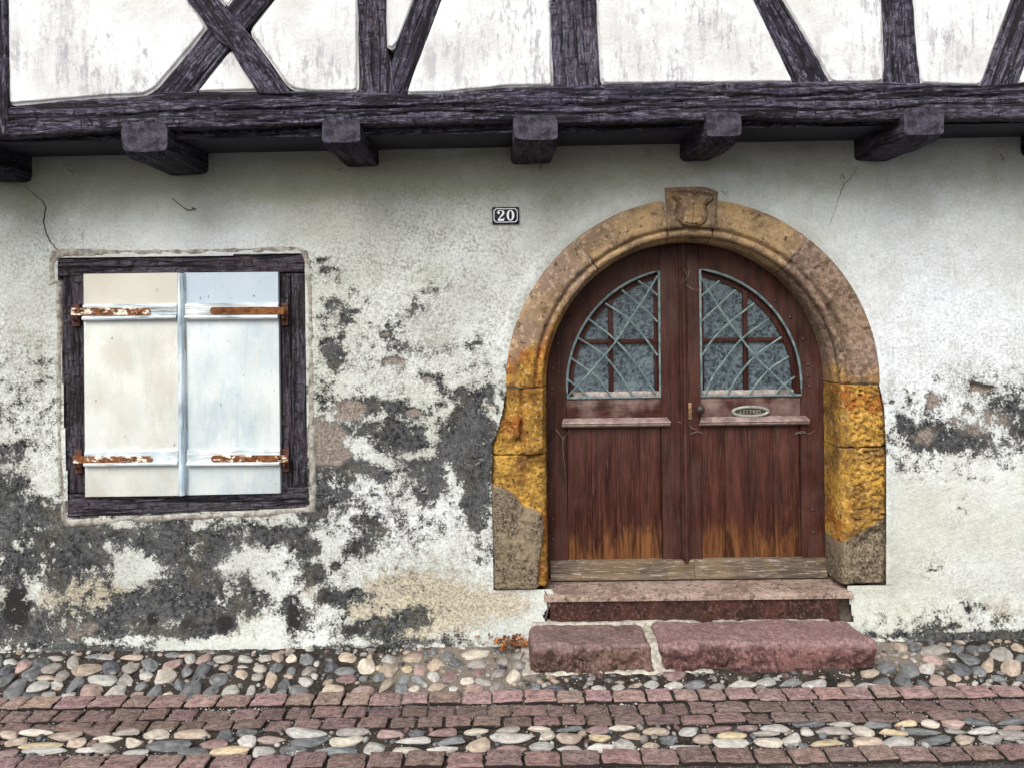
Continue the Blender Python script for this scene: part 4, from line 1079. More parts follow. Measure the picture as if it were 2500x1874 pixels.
def round_poly(pts, r):
    out = []
    n = len(pts)
    for i in range(n):
        p0, p, p1 = (np.array(pts[(i + k) % n], float) for k in (-1, 0, 1))
        a = p0 - p; b = p1 - p
        la, lb = np.hypot(*a), np.hypot(*b)
        q = min(r, la * .4, lb * .4)
        A = p + a / la * q; B = p + b / lb * q
        for t in (0, .33, .67, 1): out.append((1 - t) ** 2 * A + 2 * t * (1 - t) * p + t * t * B)
    return out

def panel(pts, rnd=0.03, seed=0):
    """an infill panel: pillow-edged plaster between the timbers"""
    poly = round_poly(PL(pts, YU), rnd)
    ring = np.array(poly + [poly[0]])
    L = np.hypot(*np.diff(ring, axis=0).T).sum()
    ring = resample(ring, max(24, int(L / 0.025)))[:-1]
    n = len(ring)
    # keep counter-clockwise, then step the outline inwards
    area = np.sum(ring[:, 0] * np.roll(ring[:, 1], -1) - np.roll(ring[:, 0], -1) * ring[:, 1])
    if area < 0: ring = ring[::-1]
    ring = ring + 0.003 * np.stack([fbm(ring[:, 0] * 9, ring[:, 1] * 9, octv=3, seed=seed), fbm(ring[:, 0] * 9, ring[:, 1] * 9, octv=3, seed=seed + 4)], 1)
    def inset(rg, d):
        t = np.roll(rg, -1, 0) - np.roll(rg, 1, 0); t /= np.hypot(*t.T)[:, None] + 1e-9
        return rg + np.stack([-t[:, 1], t[:, 0]], 1) * d
    bm = bmesh.new()
    loops = []
    for d, y in ((-0.005, 0.06), (-0.005, 0.012), (0.003, 0.008), (0.010, 0.000), (0.014, -0.002)):
        rg = inset(ring, d)
        loops.append([bm.verts.new((x, YU + y + 0.003, z)) for x, z in rg])
    for A, B in zip(loops[:-1], loops[1:]):
        for i in range(n): bm.faces.new((A[i], A[(i + 1) % n], B[(i + 1) % n], B[i]))
    f = bm.faces.new(loops[-1])
    bmesh.ops.triangulate(bm, faces=[f])
    return bm_obj("plaster_panel", bm, MT['panel'], house, True, 0.25)
TOPY = -330
panel([(17, 256), (120, 247), (250, 236), (352, 232), (380, 214), (505, 68), (452, -12), (240, TOPY), (15, TOPY)], 0.03, 1)
panel([(569, 118), (638, 221), (560, 224), (474, 227)], 0.03, 2)
panel([(608, 77), (708, 217), (760, 225), (874, 224), (873, TOPY), (862, TOPY), (668, -2)], 0.03, 3)
panel([(518, -24), (558, 28), (584, -10), (840, TOPY), (262, TOPY)], 0.02, 4)
panel([(942, -160), (944, 112), (957, 120), (973, 104), (1012, 0), (1070, -160)], 0.012, 5)
panel([(1074, 0), (990, 229), (1080, 228), (1230, 213), (1350, 211), (1338, TOPY), (1190, TOPY)], 0.02, 6)
panel([(1456, 0), (1468, 207), (1700, 204), (1942, 203), (1843, 0), (1690, TOPY), (1440, TOPY)], 0.025, 7)
panel([(1912, 0), (2030, 203), (2156, 202), (2161, 180), (2155, 0), (2150, TOPY), (1722, TOPY)], 0.03, 8)
panel([(2230, 0), (2247, 205), (2398, 210), (2472, 0), (2590, TOPY), (2200, TOPY)], 0.025, 9)
panel([(2557, 0), (2484, 206), (2762, 206), (2766, TOPY), (2668, TOPY)], 0.025, 10)
panel([(-402, 290), (-118, 275), (-122, TOPY), (-402, TOPY)], 0.025, 11)

up = bmesh.new()
zt = P(1250, TOPY, YU)[1]
box_bm(up, -3.7, 3.7, YU + 0.07, 0.6, 2.74, zt)
bm_obj("upper_wall", up, MT['core'], house, False)

# joists that carry the overhang, and the boards between them
JO = [(-2.70, -.01, .23, -2.70), (-1.735, 0.0, .225, -1.745), (-.80, .0, .185, -.80), (.12, .0, .215, .115), (1.015, .0, .175, 1.0), (1.965, .0, .205, 1.955), (2.87, 0, .21, 2.86), (-3.5, 0, .2, -3.5)]
ZS = 2.690
def zsof(x): return 2.680 + 0.0082 * x
DROP = [.135, .113, .088, .096, .102, .114, .11, .12]
def joist(xf, xr, w, seed, drop):
    """hewn joist end: chamfered snout, tool-marked faces; runs back into the wall"""
    n, m = 46, 40
    ts = np.linspace(0, 1, n)
    y = -0.505 + ts * 0.66
    zb = zsof(xr) - drop
    prof = []
    for k in range(m):
        a = 2 * math.pi * k / m
        ca, sa = math.cos(a), math.sin(a)
        q = (abs(ca) ** 6.5 + abs(sa) ** 6.5) ** (-1 / 6.5)
        prof.append((ca * q, sa * q))
    prof = np.array(prof)
    hh = (zsof(xr) + 0.045 - zb) / 2; zc = zb + hh
    U = np.repeat(prof[None, :, 0], n, 0); W = np.repeat(prof[None, :, 1], n, 0)
    # the snout is cut back at its lower edge
    cut = np.clip(1 - (y + 0.505) / 0.10, 0, 1)[:, None]
    X = xf + (xr - xf) * ts[:, None] + U * w / 2 * (1 - 0.05 * cut)
    Z = zc + W * hh
    Z = np.where(W < 0, Z + cut ** 2.0 * 0.030 * np.abs(W), Z)
    Yy = np.repeat(y[:, None], m, 1)
    nn = 0.010 * fbm(X * 7, Yy * 4 + seed, Z * 12, octv=4, seed=seed)
    X = X + U * nn; Z = Z + W * nn
    V = np.stack([X - xf, Yy, Z - zc], -1)
    V = np.stack([V[..., 1], -V[..., 0], V[..., 2]], -1).reshape(-1, 3)     # local x runs along the joist
    me = np_mesh("joist", V, grid_quads(n, m, True))
    bm = bmesh.new(); bm.from_mesh(me); bm.verts.ensure_lookup_table()
    f = bm.faces.new([bm.verts[k] for k in range(m)])
    r = bmesh.ops.inset_region(bm, faces=[f], thickness=0.012, depth=0.004)
    for q in [f] + r['faces']: q.material_index = 1
    bmesh.ops.recalc_face_normals(bm, faces=bm.faces)
    bm.to_mesh(me); bm.free()
    o = link("joist", me, MT['joist'], house); me.materials.append(MT['endgrain'])
    try: me.set_sharp_from_angle(angle=0.9)
    except Exception: pass
    o.matrix_world = Matrix(((0, -1, 0, xf), (1, 0, 0, 0), (0, 0, 1, zc), (0, 0, 0, 1)))
    return o
for k, (xf, _, w, xr) in enumerate(JO):
    joist(xf, xr, w, 40 + k, DROP[k])
jx = sorted((a[0], a[2]) for a in JO)
for (xa_, wa), (xb_, wb) in zip(jx[:-1], jx[1:]):
    bm = bmesh.new(); box_bm(bm, xa_ + wa / 2 - 0.02, xb_ - wb / 2 + 0.02, -0.395, 0.05, 0, 0.03, 0.003)
    for v in bm.verts: v.co.z += zsof(v.co.x)
    o = bm_obj("soffit_board", bm, MT['soffit'], house)
# rails let in under the beam between the joists (the dark shadow gap sits between)
# ------------------------------------------------------------------ window
winf = empty("window_frame", (*[(P(440, 1200)[0])], 0.0, P(440, 1200)[1]), house)
def wt(name, l, r, seed, proud=0.0, label=None):
    o = timber(name, PL(l), PL(r), 0.012 - proud, 0.10, MT['frame'], None, seed, 0.011, 1, 0.006, 0.003)
    mw = o.matrix_world.copy(); o.parent = winf; bpy.context.view_layer.update(); o.matrix_parent_inverse = Matrix.Translation(winf.location).inverted(); o.matrix_basis = mw
    return o
wt("lintel", [(135, 674), (440, 668), (742, 664)], [(135, 634), (440, 630), (744, 622)], 61, 0.006)
wt("window_post", [(154, 1204), (150, 670)], [(211, 1204), (206, 670)], 62)
wt("window_post", [(678, 1196), (672, 668)], [(712, 1196), (706, 668)], 63)
wt("window_post", [(713, 1196), (708, 668)], [(749, 1196), (742, 668)], 64, -0.004)
wt("sill", [(164, 1262), (450, 1250), (756, 1238)], [(160, 1207), (450, 1200), (752, 1189)], 65, 0.010)

# rounded plaster edge round the opening
def lip():
    ring_o = [(118, 700), (118, 618), (140, 608), (440, 606), (735, 598), (752, 606), (764, 700), (768, 1200), (765, 1250), (600, 1262), (440, 1268), (300, 1276), (160, 1284), (150, 1270), (140, 1100), (136, 690)]
    ring_i = [(136, 680), (134, 640), (146, 631), (440, 627), (728, 620), (741, 628), (747, 700), (753, 1190), (750, 1236), (600, 1246), (440, 1252), (300, 1259), (170, 1265), (163, 1255), (154, 1100), (150, 690)]
    A = np.array(PL(ring_o)); B = np.array(PL(ring_i))
    A = resample(np.vstack([A, A[:1]]), 301)[:-1]
    # nearest matching parameter on the inner ring
    B = resample(np.vstack([B, B[:1]]), 301)[:-1]
    prof = [(-0.3, 0.016), (0.0, 0.002), (0.35, -0.003), (0.7, 0.0), (0.9, 0.008), (1.0, 0.022), (1.03, 0.06)]
    V = []
    for i in range(300):
        for t, y in prof:
            p = A[i] * (1 - t) + B[i] * t
            jit = 0.005 * float(fbm(np.array([p[0] * 12]), np.array([p[1] * 12]), octv=3, seed=8)[0])
            V.append((p[0] + jit, y + jit * 0.6, p[1] + jit))
    n = len(prof)
    i, j = np.meshgrid(np.arange(300), np.arange(n - 1), indexing='ij')
    i2 = (i + 1) % 300
    Q = np.stack([i * n + j, i2 * n + j, i2 * n + j + 1, i * n + j + 1], -1).reshape(-1, 4)
    me = np_mesh("window_reveal", np.array(V), Q)
    return link("window_reveal", me, MT['lip'], house)
lip()

def shutter(name, quad, mat, battens, straps, pintles, strip=None, label=None, side=1):
    q = PL(quad, -0.02)
    cx = sum(p[0] for p in q) / 4; cz = min(p[1] for p in q)
    sh = empty(name, (0, 0, 0), house)
    if label: sh["label"] = label
    prism("board", q, -0.022, 0.006, mat, sh, 0.0025)
    for bt in battens:
        b = PL(bt, -0.045)
        zt_, zb_ = b[0][1], b[2][1]
        # chamfered moulding: back wide, front drops to a lower nose
        bm = bmesh.new()
        x0, x1 = min(b[0][0], b[3][0]), max(b[1][0], b[2][0])
        prof = [(-0.0225, zt_), (-0.036, zt_ - 0.004), (-0.041, zt_ - 0.012), (-0.041, zb_ + 0.030), (-0.050, zb_ + 0.026), (-0.053, zb_ + 0.018), (-0.050, zb_ + 0.010), (-0.038, zb_ + 0.006), (-0.0225, zb_)]
        s0 = [bm.verts.new((x0, y, z)) for y, z in prof]; s1 = [bm.verts.new((x1, y, z)) for y, z in prof]
        dz = b[1][1] - b[0][1]
        for v in s1: v.co.z += dz
        for k in range(len(prof) - 1): bm.faces.new((s0[k], s0[k + 1], s1[k + 1], s1[k]))
        bm.faces.new(s0); bm.faces.new(list(reversed(s1)))
        bm_obj("batten", bm, MT['batten'], sh, True, 0.5)
    for (xa, xb, yt, yb, mt_) in straps:
        a = P(xa, (yt + yb) / 2, -0.05); c = P(xb, (yt + yb) / 2, -0.05)
        hw = (P(xa, yt, -0.05)[1] - P(xa, yb, -0.05)[1]) / 2
        out = []
        inner = c if side > 0 else a           # rounded end towards the middle
        outer = a if side > 0 else c
        sg = 1 if side > 0 else -1
        out.append((outer[0], outer[1] + hw)); 
        out.append((inner[0] - sg * hw, inner[1] + hw))
        for k in range(1, 8):
            t = math.pi / 2 - math.pi * k / 8
            out.append((inner[0] - sg * hw + sg * hw * math.cos(t), inner[1] + hw * math.sin(t)))
        out.append((inner[0] - sg * hw, inner[1] - hw)); out.append((outer[0], outer[1] - hw))
        if side < 0: out = out[::-1]
        bm = bmesh.new()
        vs = [bm.verts.new((x, -0.0485, z)) for x, z in out]
        f = bm.faces.new(vs)
        r = bmesh.ops.extrude_face_region(bm, geom=[f])
        for g in r['geom']:
            if isinstance(g, bmesh.types.BMVert): g.co.y = -0.0405
        # screw heads
        for t in (0.08, 0.36, 0.64, 0.90):
            xx = inner[0] + (outer[0] - inner[0]) * t
            zz = inner[1] + (outer[1] - inner[1]) * t
            mtx = Matrix.Translation((xx, -0.049, zz)) @ Matrix.Diagonal((0.006, 0.0035, 0.006, 1))
            bmesh.ops.create_icosphere(bm, subdivisions=2, radius=1.0, matrix=mtx)
        # eye that turns on the pintle
        tube_bm(bm, [(outer[0], -0.040, outer[1] - hw), (outer[0], -0.040, outer[1] + hw)], 0.011, 10)
        bm_obj("strap_hinge", bm, MT[mt_], sh, True, 0.5)
    for (xa, xb, yt, yb) in pintles:
        a = P(xa, yt, -0.0); c = P(xb, yb, -0.0)
        bm = bmesh.new()
        box_bm(bm, a[0], c[0], -0.004, 0.012, c[1], a[1], 0.0015)
        xm = (a[0] + c[0]) / 2; 
        tube_bm(bm, [(xm, -0.002, c[1] + 0.03), (xm, -0.02, c[1] + 0.028), (xm, -0.032, c[1] + 0.04), (xm, -0.034, a[1] - 0.03)], 0.007, 8)
        for zz in (a[1] - 0.012, c[1] + 0.012):
            for xx in (a[0] + 0.009, c[0] - 0.009):
                bmesh.ops.create_icosphere(bm, subdivisions=1, radius=0.004, matrix=Matrix.Translation((xx, -0.005, zz)))
        bm_obj("pintle_plate", bm, MT['rustdark'], sh, True, 0.5)
    if strip:
        s = PL(strip, -0.04)
        bm = bmesh.new()
        top, bot = (s[0], s[1]), (s[3], s[2])
        n = 9
        rows = []
        for (l, r) in (top, bot):
            row = []
            for k in range(n):
                t = k / (n - 1)
                yy = -0.022 - 0.036 * math.sin(math.pi * min(max((t - 0.0), 0), 1)) ** 0.6
                row.append(bm.verts.new((l[0] + (r[0] - l[0]) * t, yy, l[1] + (r[1] - l[1]) * t)))
            rows.append(row)
        for k in range(n - 1): bm.faces.new((rows[0][k], rows[1][k], rows[1][k + 1], rows[0][k + 1]))
        bm.faces.new(rows[0]); bm.faces.new(list(reversed(rows[1])))
        bm_obj("cover_strip", bm, MT['strip'], sh, True, 0.9)
    return sh
shutter("shutter", [(204, 669), (436, 666), (441, 1209), (208, 1212)], MT['shutL'],
        [[(201, 743), (430, 740), (430, 783), (201, 787)], [(205, 1099), (433, 1096), (433, 1139), (205, 1143)]],
        [(176, 366, 752, 770, 'rustflake'), (181, 371, 1113, 1130, 'rustflake')],
        [(177, 195, 743, 796), (183, 201, 1098, 1154)], [(430, 668), (450, 667), (457, 1207), (434, 1208)], "cream shutter leaf with the cover strip", 1)
shutter("shutter", [(449, 666), (679, 664), (685, 1203), (456, 1208)], MT['shutR'],
        [[(451, 741), (678, 739), (678, 781), (451, 785)], [(456, 1097), (682, 1095), (682, 1138), (456, 1141)]],
        [(512, 690, 750, 768, 'rust'), (515, 697, 1111, 1128, 'rustflake')],
        [(686, 704, 740, 794), (689, 706, 1095, 1150)], None, "bluish white shutter leaf", -1)

# ------------------------------------------------------------------ sandstone doorway
ARCH = empty("stone_arch", (ACX, 0.0, 0.28), house)
def finish_stone(V, nu, nv, ochre, cement, name="arch_stone", closed_caps=True, label=None, tone=0.6):
    """V (nu,nv,3) swept skin with end caps; origin kept at the arch"""
    W = V.reshape(-1, 3).copy() - np.array(ARCH.location)
    me = np_mesh(name, W, grid_quads(nu, nv))
    bm = bmesh.new(); bm.from_mesh(me); bm.verts.ensure_lookup_table()
    for base in (0, (nu - 1) * nv): bm.faces.new([bm.verts[base + j] for j in range(nv)])
    bmesh.ops.recalc_face_normals(bm, faces=bm.faces)
    bm.to_mesh(me); bm.free()
    set_attr(me, "ochre", np.asarray(ochre).reshape(-1)); set_attr(me, "cement", np.asarray(cement).reshape(-1)); set_attr(me, "tone", np.full(len(me.vertices), tone))
    o = link(name, me, MT['stone'], ARCH)
    try: me.set_sharp_from_angle(angle=1.0)
    except Exception: pass
    if label: o["label"] = label
    return o

prof_pts = [(1.03, 0.12), (1.022, 0.03), (1.013, 0.002), (1.006, -0.010), (0.996, -0.014), (0.874, -0.014), (0.864, -0.011), (0.858, -0.003), (0.852, 0.012), (0.846, 0.016), (0.840, 0.010), (0.833, 0.004), (0.822, 0.004),
            (0.812, 0.012), (0.806, 0.028), (0.806, 0.042), (0.810, 0.056), (0.806, 0.066), (0.797, 0.075), (0.790, 0.090), (0.786, 0.115), (0.786, 0.203), (0.83, 0.206)]
def dens(pp, d=0.011):
    out = []
    for (a, b), (c, e) in zip(pp[:-1], pp[1:]):
        n = max(1, int(math.hypot(c - a, e - b) / d))
        for k in range(n): out.append((a + (c - a) * k / n, b + (e - b) * k / n))
    out.append(pp[-1])
    return np.array(out)
PROF = dens(prof_pts)
def voussoir(a0, a1, seed, ochre_fn, rough=1.0, gap=0.0030, proud=0.0, tint=0.0, tone=0.6):
    """arch stone between two angles (degrees, 0 = right spring, 180 = left spring)"""
    a0, a1 = min(a0, a1), max(a0, a1)
    g = math.degrees(gap / 0.93)
    n = max(6, int(math.radians(abs(a1 - a0)) * 0.93 / 0.011))
    th = np.radians(np.linspace(a0 + g, a1 - g, n))[:, None]
    r = PROF[None, :, 0] + 0 * th; y = PROF[None, :, 1] + 0 * th
    x = ACX + r * np.cos(th); z = ACZ + r * np.sin(th)
    front = (y < 0.07)
    dn = rough * (0.0055 * fbm(x * 11 + seed, z * 11, y * 11, octv=4, seed=seed) + 0.0028 * fbm(x * 45, z * 45 + seed, octv=2, seed=seed + 2))
    chip = 0.012 * rough * sstep(0.25, 0.6, fbm(x * 7 + seed * 3, z * 7, octv=3, seed=seed + 7)) * np.exp(-((r - 0.855) / 0.02) ** 2)
    r = r + np.where(front, dn * 0.4 + 0.3 * chip, 0)
    y = y + np.where(front, dn + chip - proud, 0)
    # arris of the joint worn round
    e = np.minimum(np.arange(n), np.arange(n)[::-1])[:, None]
    y = y + np.where(front & (e < 1), 0.006, 0)
    x = ACX + r * np.cos(th); z = ACZ + r * np.sin(th)
    V = np.stack([x, y, z], -1)
    oc = ochre_fn(x, z)
    return finish_stone(V, n, PROF.shape[0], oc, 0 * oc + tint, tone=tone)
def ang(px, py):
    x, z = P(px, py); return math.degrees(math.atan2(z - ACZ, x - ACX))
zero = lambda x, z: 0 * x
lowleft = lambda x, z: 1.05 * sstep(1.88, 1.40, z + 0.25 * fbm(x * 6, z * 6, octv=3, seed=5)) + 0.35 * np.exp(-((np.hypot(x - ACX, z - ACZ) - 0.80) / 0.03) ** 2)
A_KL, A_KR = ang(1624, 520), ang(1748, 520)
A_L1, A_R1 = ang(1430, 620), ang(1945, 620)
voussoir(180, A_L1, 1, lowleft, tone=0.55)
voussoir(A_L1, A_KL, 2, lambda x, z: 0.25 + 0 * x, tone=0.75)
voussoir(A_KR, A_R1, 3, lambda x, z: 0.25 + 0 * x, tone=0.85)
voussoir(A_R1, 0, 4, lambda x, z: 0.55 * sstep(1.60, 1.38, z), 1.4, tint=0.05, tone=0.15)

# keystone with a carved escutcheon
def keystone():
    kx0, kx1 = P(1622, 480)[0], P(1752, 480)[0]
    kb = [(1626, 561), (1746, 560)]
    zt0 = P(1690, 457)[1]
    n, m = 76, 60
    U, T = np.meshgrid(np.linspace(0, 1, n), np.linspace(0, 1, m), indexing='ij')
    xl, xr = P(1622, 480)[0], P(1752, 480)[0]
    xlb, xrb = P(1630, 561)[0], P(1744, 560)[0]
    X = (xl + (xr - xl) * U) * T + (xlb + (xrb - xlb) * U) * (1 - T)
    zb = ACZ + np.sqrt(np.maximum(0, 0.857 ** 2 - (X - ACX) ** 2))
    ztop = zt0 - 0.030 * np.clip((U - 0.62) / 0.38, 0, 1) ** 2.0 - 0.004 * (1 - U) ** 3
    Z = zb + (ztop - zb) * T
    px, py = to_px(X, Z)
    k = 220.0 / 2212.0
    sh = [(620, 350), (700, 320), (780, 350), (860, 345), (960, 315), (1060, 340), (1120, 420), (1170, 380), (1260, 335), (1380, 375), (1500, 385), (1580, 430), (1540, 520), (1430, 590), (1390, 640), (1420, 800),
          (1430, 900), (1390, 1020), (1290, 1110), (1130, 1160), (980, 1150), (840, 1100), (740, 1000), (700, 880), (720, 740), (760, 640), (740, 540), (640, 450)]
    sp = [(1580 + a * k, 440 + b * k) for a, b in sh]
    sd_ = signed(px, py, sp)
    H = 0.020 * sstep(-1.4, 3.2, sd_) - 0.012 * np.exp(-((sd_ + 2.5) / 2.0) ** 2) + 0.006 * sstep(2, 9, sd_)
    H -= 0.008 * np.exp(-((sd_ - 5) / 1.2) ** 2)                  # raised rim of the shield
    # worn carving on the field
    gx_, gy_ = (px - 1580) / k, (py - 440) / k
    H += 0.009 * np.exp(-((gx_ - 870) / 28) ** 2) * (gy_ > 700) * (gy_ < 1040) * -1
    H += 0.009 * np.exp(-((gx_ - 1100) / 24) ** 2) * (gy_ > 700) * (gy_ < 1120) * -1
    H += 0.009 * np.exp(-(((gx_ - 960) / 60) ** 2 + ((gy_ - 760) / 70) ** 2)) * -1
    H += 0.003 * fbm(X * 60, Z * 60, octv=3, seed=9) + 0.003 * fbm(X * 14, Z * 14, octv=3, seed=19)
    edge = np.minimum(np.minimum(U, 1 - U) * 0.27, np.minimum(T, 1 - T) * 0.2)
    Yk = -0.022 - H + 0.010 * sstep(0.012, 0.0, edge)
    V = np.stack([X, Yk, Z], -1).reshape(-1, 3) - np.array(ARCH.location)
    bm = bmesh.new()
    me = np_mesh("keystone", V, grid_quads(n, m)); bm.from_mesh(me)
    es = [e for e in bm.edges if e.is_boundary]
    r = bmesh.ops.extrude_edge_only(bm, edges=es)
    for g in r['geom']:
        if isinstance(g, bmesh.types.BMVert): g.co.y = 0.10
    bmesh.ops.recalc_face_normals(bm, faces=bm.faces)
    bm.to_mesh(me); bm.free()
    set_attr(me, "ochre", np.full(len(me.vertices), 0.28)); set_attr(me, "cement", np.zeros(len(me.vertices))); set_attr(me, "tone", np.full(len(me.vertices), 0.5))
    o = link("keystone", me, MT['stone'], ARCH)
    o["label"] = "keystone carved with a worn shield"
    try: me.set_sharp_from_angle(angle=1.0)
    except Exception: pass
    # the moulding runs on beneath it as a stone of its own
    sel = PROF[:, 0] < 0.8575
    global PROF_SAVE
keystone()
FULL = PROF
PROF = np.vstack([[(0.866, 0.12), (0.8655, 0.02)], FULL[FULL[:, 0] < 0.8575]])
voussoir(A_KL, A_KR, 5, lambda x, z: 0.3 + 0 * x)
PROF = FULL

# mortar seen in the joints
bm = bmesh.new()
N = 60
vo = [];
for i in range(N + 1):
    t = math.pi * i / N
    vo.append([bm.verts.new((ACX + r * math.cos(t), y, ACZ + r * math.sin(t))) for r, y in ((1.004, 0.06), (1.004, -0.002), (0.872, -0.002), (0.872, 0.05), (0.83, 0.06))])
for A, B in zip(vo[:-1], vo[1:]):
    for k in range(4): bm.faces.new((A[k], A[k + 1], B[k + 1], B[k]))
bm_obj("joint_mortar", bm, MT['mortar'], house)

def jamb(side, px_out, ztop, zbot, seed, field, ochre_fn, cem_fn, nz=0.008):
    """jamb stone as a swept skin: profile runs outer edge -> face -> chamfer -> reveal; field(px,py) pushes the face in (+) or out (-)"""
    n = max(8, int((ztop - zbot) / nz))
    zz = np.linspace(zbot + 0.002, ztop - 0.002, n)
    base = dens([(1.0, 0.12), (1.0, 0.02), (0.99, 0.0), (0.95, -0.008), (0.1, -0.008), (0.055, -0.002), (0.03, 0.012), (0.012, 0.030), (0.0, 0.055), (0.0, 0.203), (0.12, 0.206)], 1.0)
    # finer spacing across the face
    pp = []
    for (a, b), (c, e) in zip(base[:-1], base[1:]):
        k = max(1, int(max(abs(c - a) * 0.24, abs(e - b)) / 0.0075))
        for q in range(k): pp.append((a + (c - a) * q / k, b + (e - b) * q / k))
    pp.append(tuple(base[-1])); pp = np.array(pp)
    m = len(pp)
    S = np.repeat(pp[None, :, 0], n, 0); Y = np.repeat(pp[None, :, 1], n, 0); Zg = np.repeat(zz[:, None], m, 1)
    # outer radius per height from the survey line
    xo = np.interp(-zz, [-P(*q)[1] for q in px_out], [P(*q)[0] for q in px_out])
    ro = np.abs(xo - ACX)[:, None]
    Rr = 0.788 + S * (ro - 0.788)
    X = ACX + side * Rr
    px, py = to_px(X, Zg)
    front = Y < 0.05
    f, rg = field(X, Zg, px, py, S)
    nse = rg * (0.006 * fbm(X * 13 + seed, Zg * 13, octv=4, seed=seed) + 0.004 * fbm(X * 40, Zg * 40 + seed, octv=3, seed=seed + 4))
    e = np.minimum(np.arange(n), np.arange(n)[::-1])[:, None]
    Yn = Y + np.where(front, f + nse + 0.007 * (e < 1), 0)
    Xn = X + np.where(front, side * 0.004 * fbm(X * 18, Zg * 18, octv=3, seed=seed + 8), 0.0)
    wall_side = (Y > 0.05)
    Xn = Xn + np.where(wall_side & (S < 0.5), side * 0.003 * fbm(Y * 20, Zg * 20, octv=3, seed=seed + 2), 0)
    V = np.stack([Xn, Yn, Zg], -1)
    return finish_stone(V, n, m, ochre_fn(X, Zg, px, py), cem_fn(X, Zg, px, py))
k8 = 220.0 / 651.0
def z8(l): return [(1180 + a * k8, 920 + b * k8) for a, b in l]
rem1 = z8([(160, 60), (276, 60), (285, 290), (262, 350), (265, 440), (230, 460), (205, 370), (165, 310)])
rem2 = z8([(284, 60), (440, 60), (440, 500), (400, 560), (300, 565), (284, 540)])
cempoly = z8([(0, 785), (60, 785), (130, 790), (200, 830), (250, 880), (290, 935), (350, 950), (420, 985), (440, 1100), (400, 1400), (395, 1600), (0, 1600)])
def left_field(X, Z, px, py, S):
    a = np.maximum(sstep(-3, 4, signed(px, py, rem1)), sstep(-3, 4, signed(px, py, rem2)))
    roll = np.exp(-((px - 1290) / 14) ** 2) * a * 0.012
    groove = np.exp(-((px - 1272) / 3.5) ** 2) * 0.02 * (py < 1075)
    c = sstep(-4, 4, signed(px, py, cempoly))
    f = 0.028 * (1 - np.maximum(a, c)) - roll + groove - 0.006 * c
    f = f + 0.02 * np.exp(-(((px - 1262) / 12) ** 2 + ((py - 1085) / 14) ** 2)) 
    pits = 0.012 * sstep(0.30, 0.12, worley(X * 28, Z * 28, 3)) * (1 - a)
    for hx, hy, r in ((1258, 1242, 6), (1248, 1123, 6), (1287, 1370, 4), (1210, 1238, 4)):
        f = f + 0.025 * np.exp(-(((px - hx) / r) ** 2 + ((py - hy) / r) ** 2))
    return f + pits * 0.7 + 0.03 * sstep(0.90, 0.95, S), 1.0 + 0.7 * c
out_l = [(1226, 947), (1218, 1000), (1205, 1040), (1194, 1085), (1192, 1180), (1199, 1440)]
lo_o = lambda X, Z, px, py: 1.0 + 0 * X
lo_c = lambda X, Z, px, py: np.where(signed(px, py, cempoly) > -6, 0.5 + 0.12 * np.clip(signed(px, py, cempoly), -6, 6), 0.0)
zl_mid = P(1250, 1112)[1]
jamb(-1, out_l, ACZ - 0.001, zl_mid, 21, left_field, lo_o, lo_c)
jamb(-1, out_l, zl_mid - 0.002, P(1250, 1437)[1], 22, left_field, lo_o, lo_c)
def right_field(X, Z, px, py, S):
    w = worley(X * 34, Z * 40, 7); w2 = worley(X * 19 + 4, Z * 24, 8)
    zone = sstep(0.16, 0.30, S) * sstep(0.98, 0.86, S)
    pit = (0.012 * sstep(0.42, 0.12, w) + 0.014 * sstep(0.34, 0.08, w2)) * zone
    broken = sstep(0, 1, np.clip((py - 1300 - (px - 2060) * -0.55) / 60, 0, 1))
    f = pit * (1 - 0.5 * broken) + 0.03 * broken * (0.5 + 0.7 * fbm(X * 11, Z * 11, octv=4, seed=2)) * zone
    for hx, hy, r in ((2128, 1302, 9), (2117, 1322, 11), (2150, 1300, 5)):
        f = f + 0.04 * np.exp(-(((px - hx) / r) ** 2 + ((py - hy) / r) ** 2))
    f = f + 0.014 * np.exp(-((py - (1098 + 6 * np.sin(px * 0.06))) / 3.0) ** 2) * zone
    return f + 0.035 * sstep(0.85, 0.90, S), 1.2
ro_c = lambda X, Z, px, py: 0.80 * sstep(0, 1, np.clip((py - 1290 - (px - 2060) * -0.55) / 50, 0, 1)) + 0.7 * sstep(2034, 2022, px) * sstep(1250, 1320, py)
ro_o = lambda X, Z, px, py: 0.9 + 0.2 * fbm(X * 5, Z * 5, octv=3, seed=6) - 0.5 * sstep(2030, 2012, px)
out_r = [(2160, 947), (2170, 1000), (2174, 1100), (2176, 1430)]
zr_mid = P(2100, 1092)[1]
jamb(1, out_r, ACZ - 0.001, zr_mid, 31, right_field, ro_o, ro_c)
jamb(1, out_r, zr_mid - 0.002, P(2100, 1426)[1], 32, right_field, ro_o, ro_c)

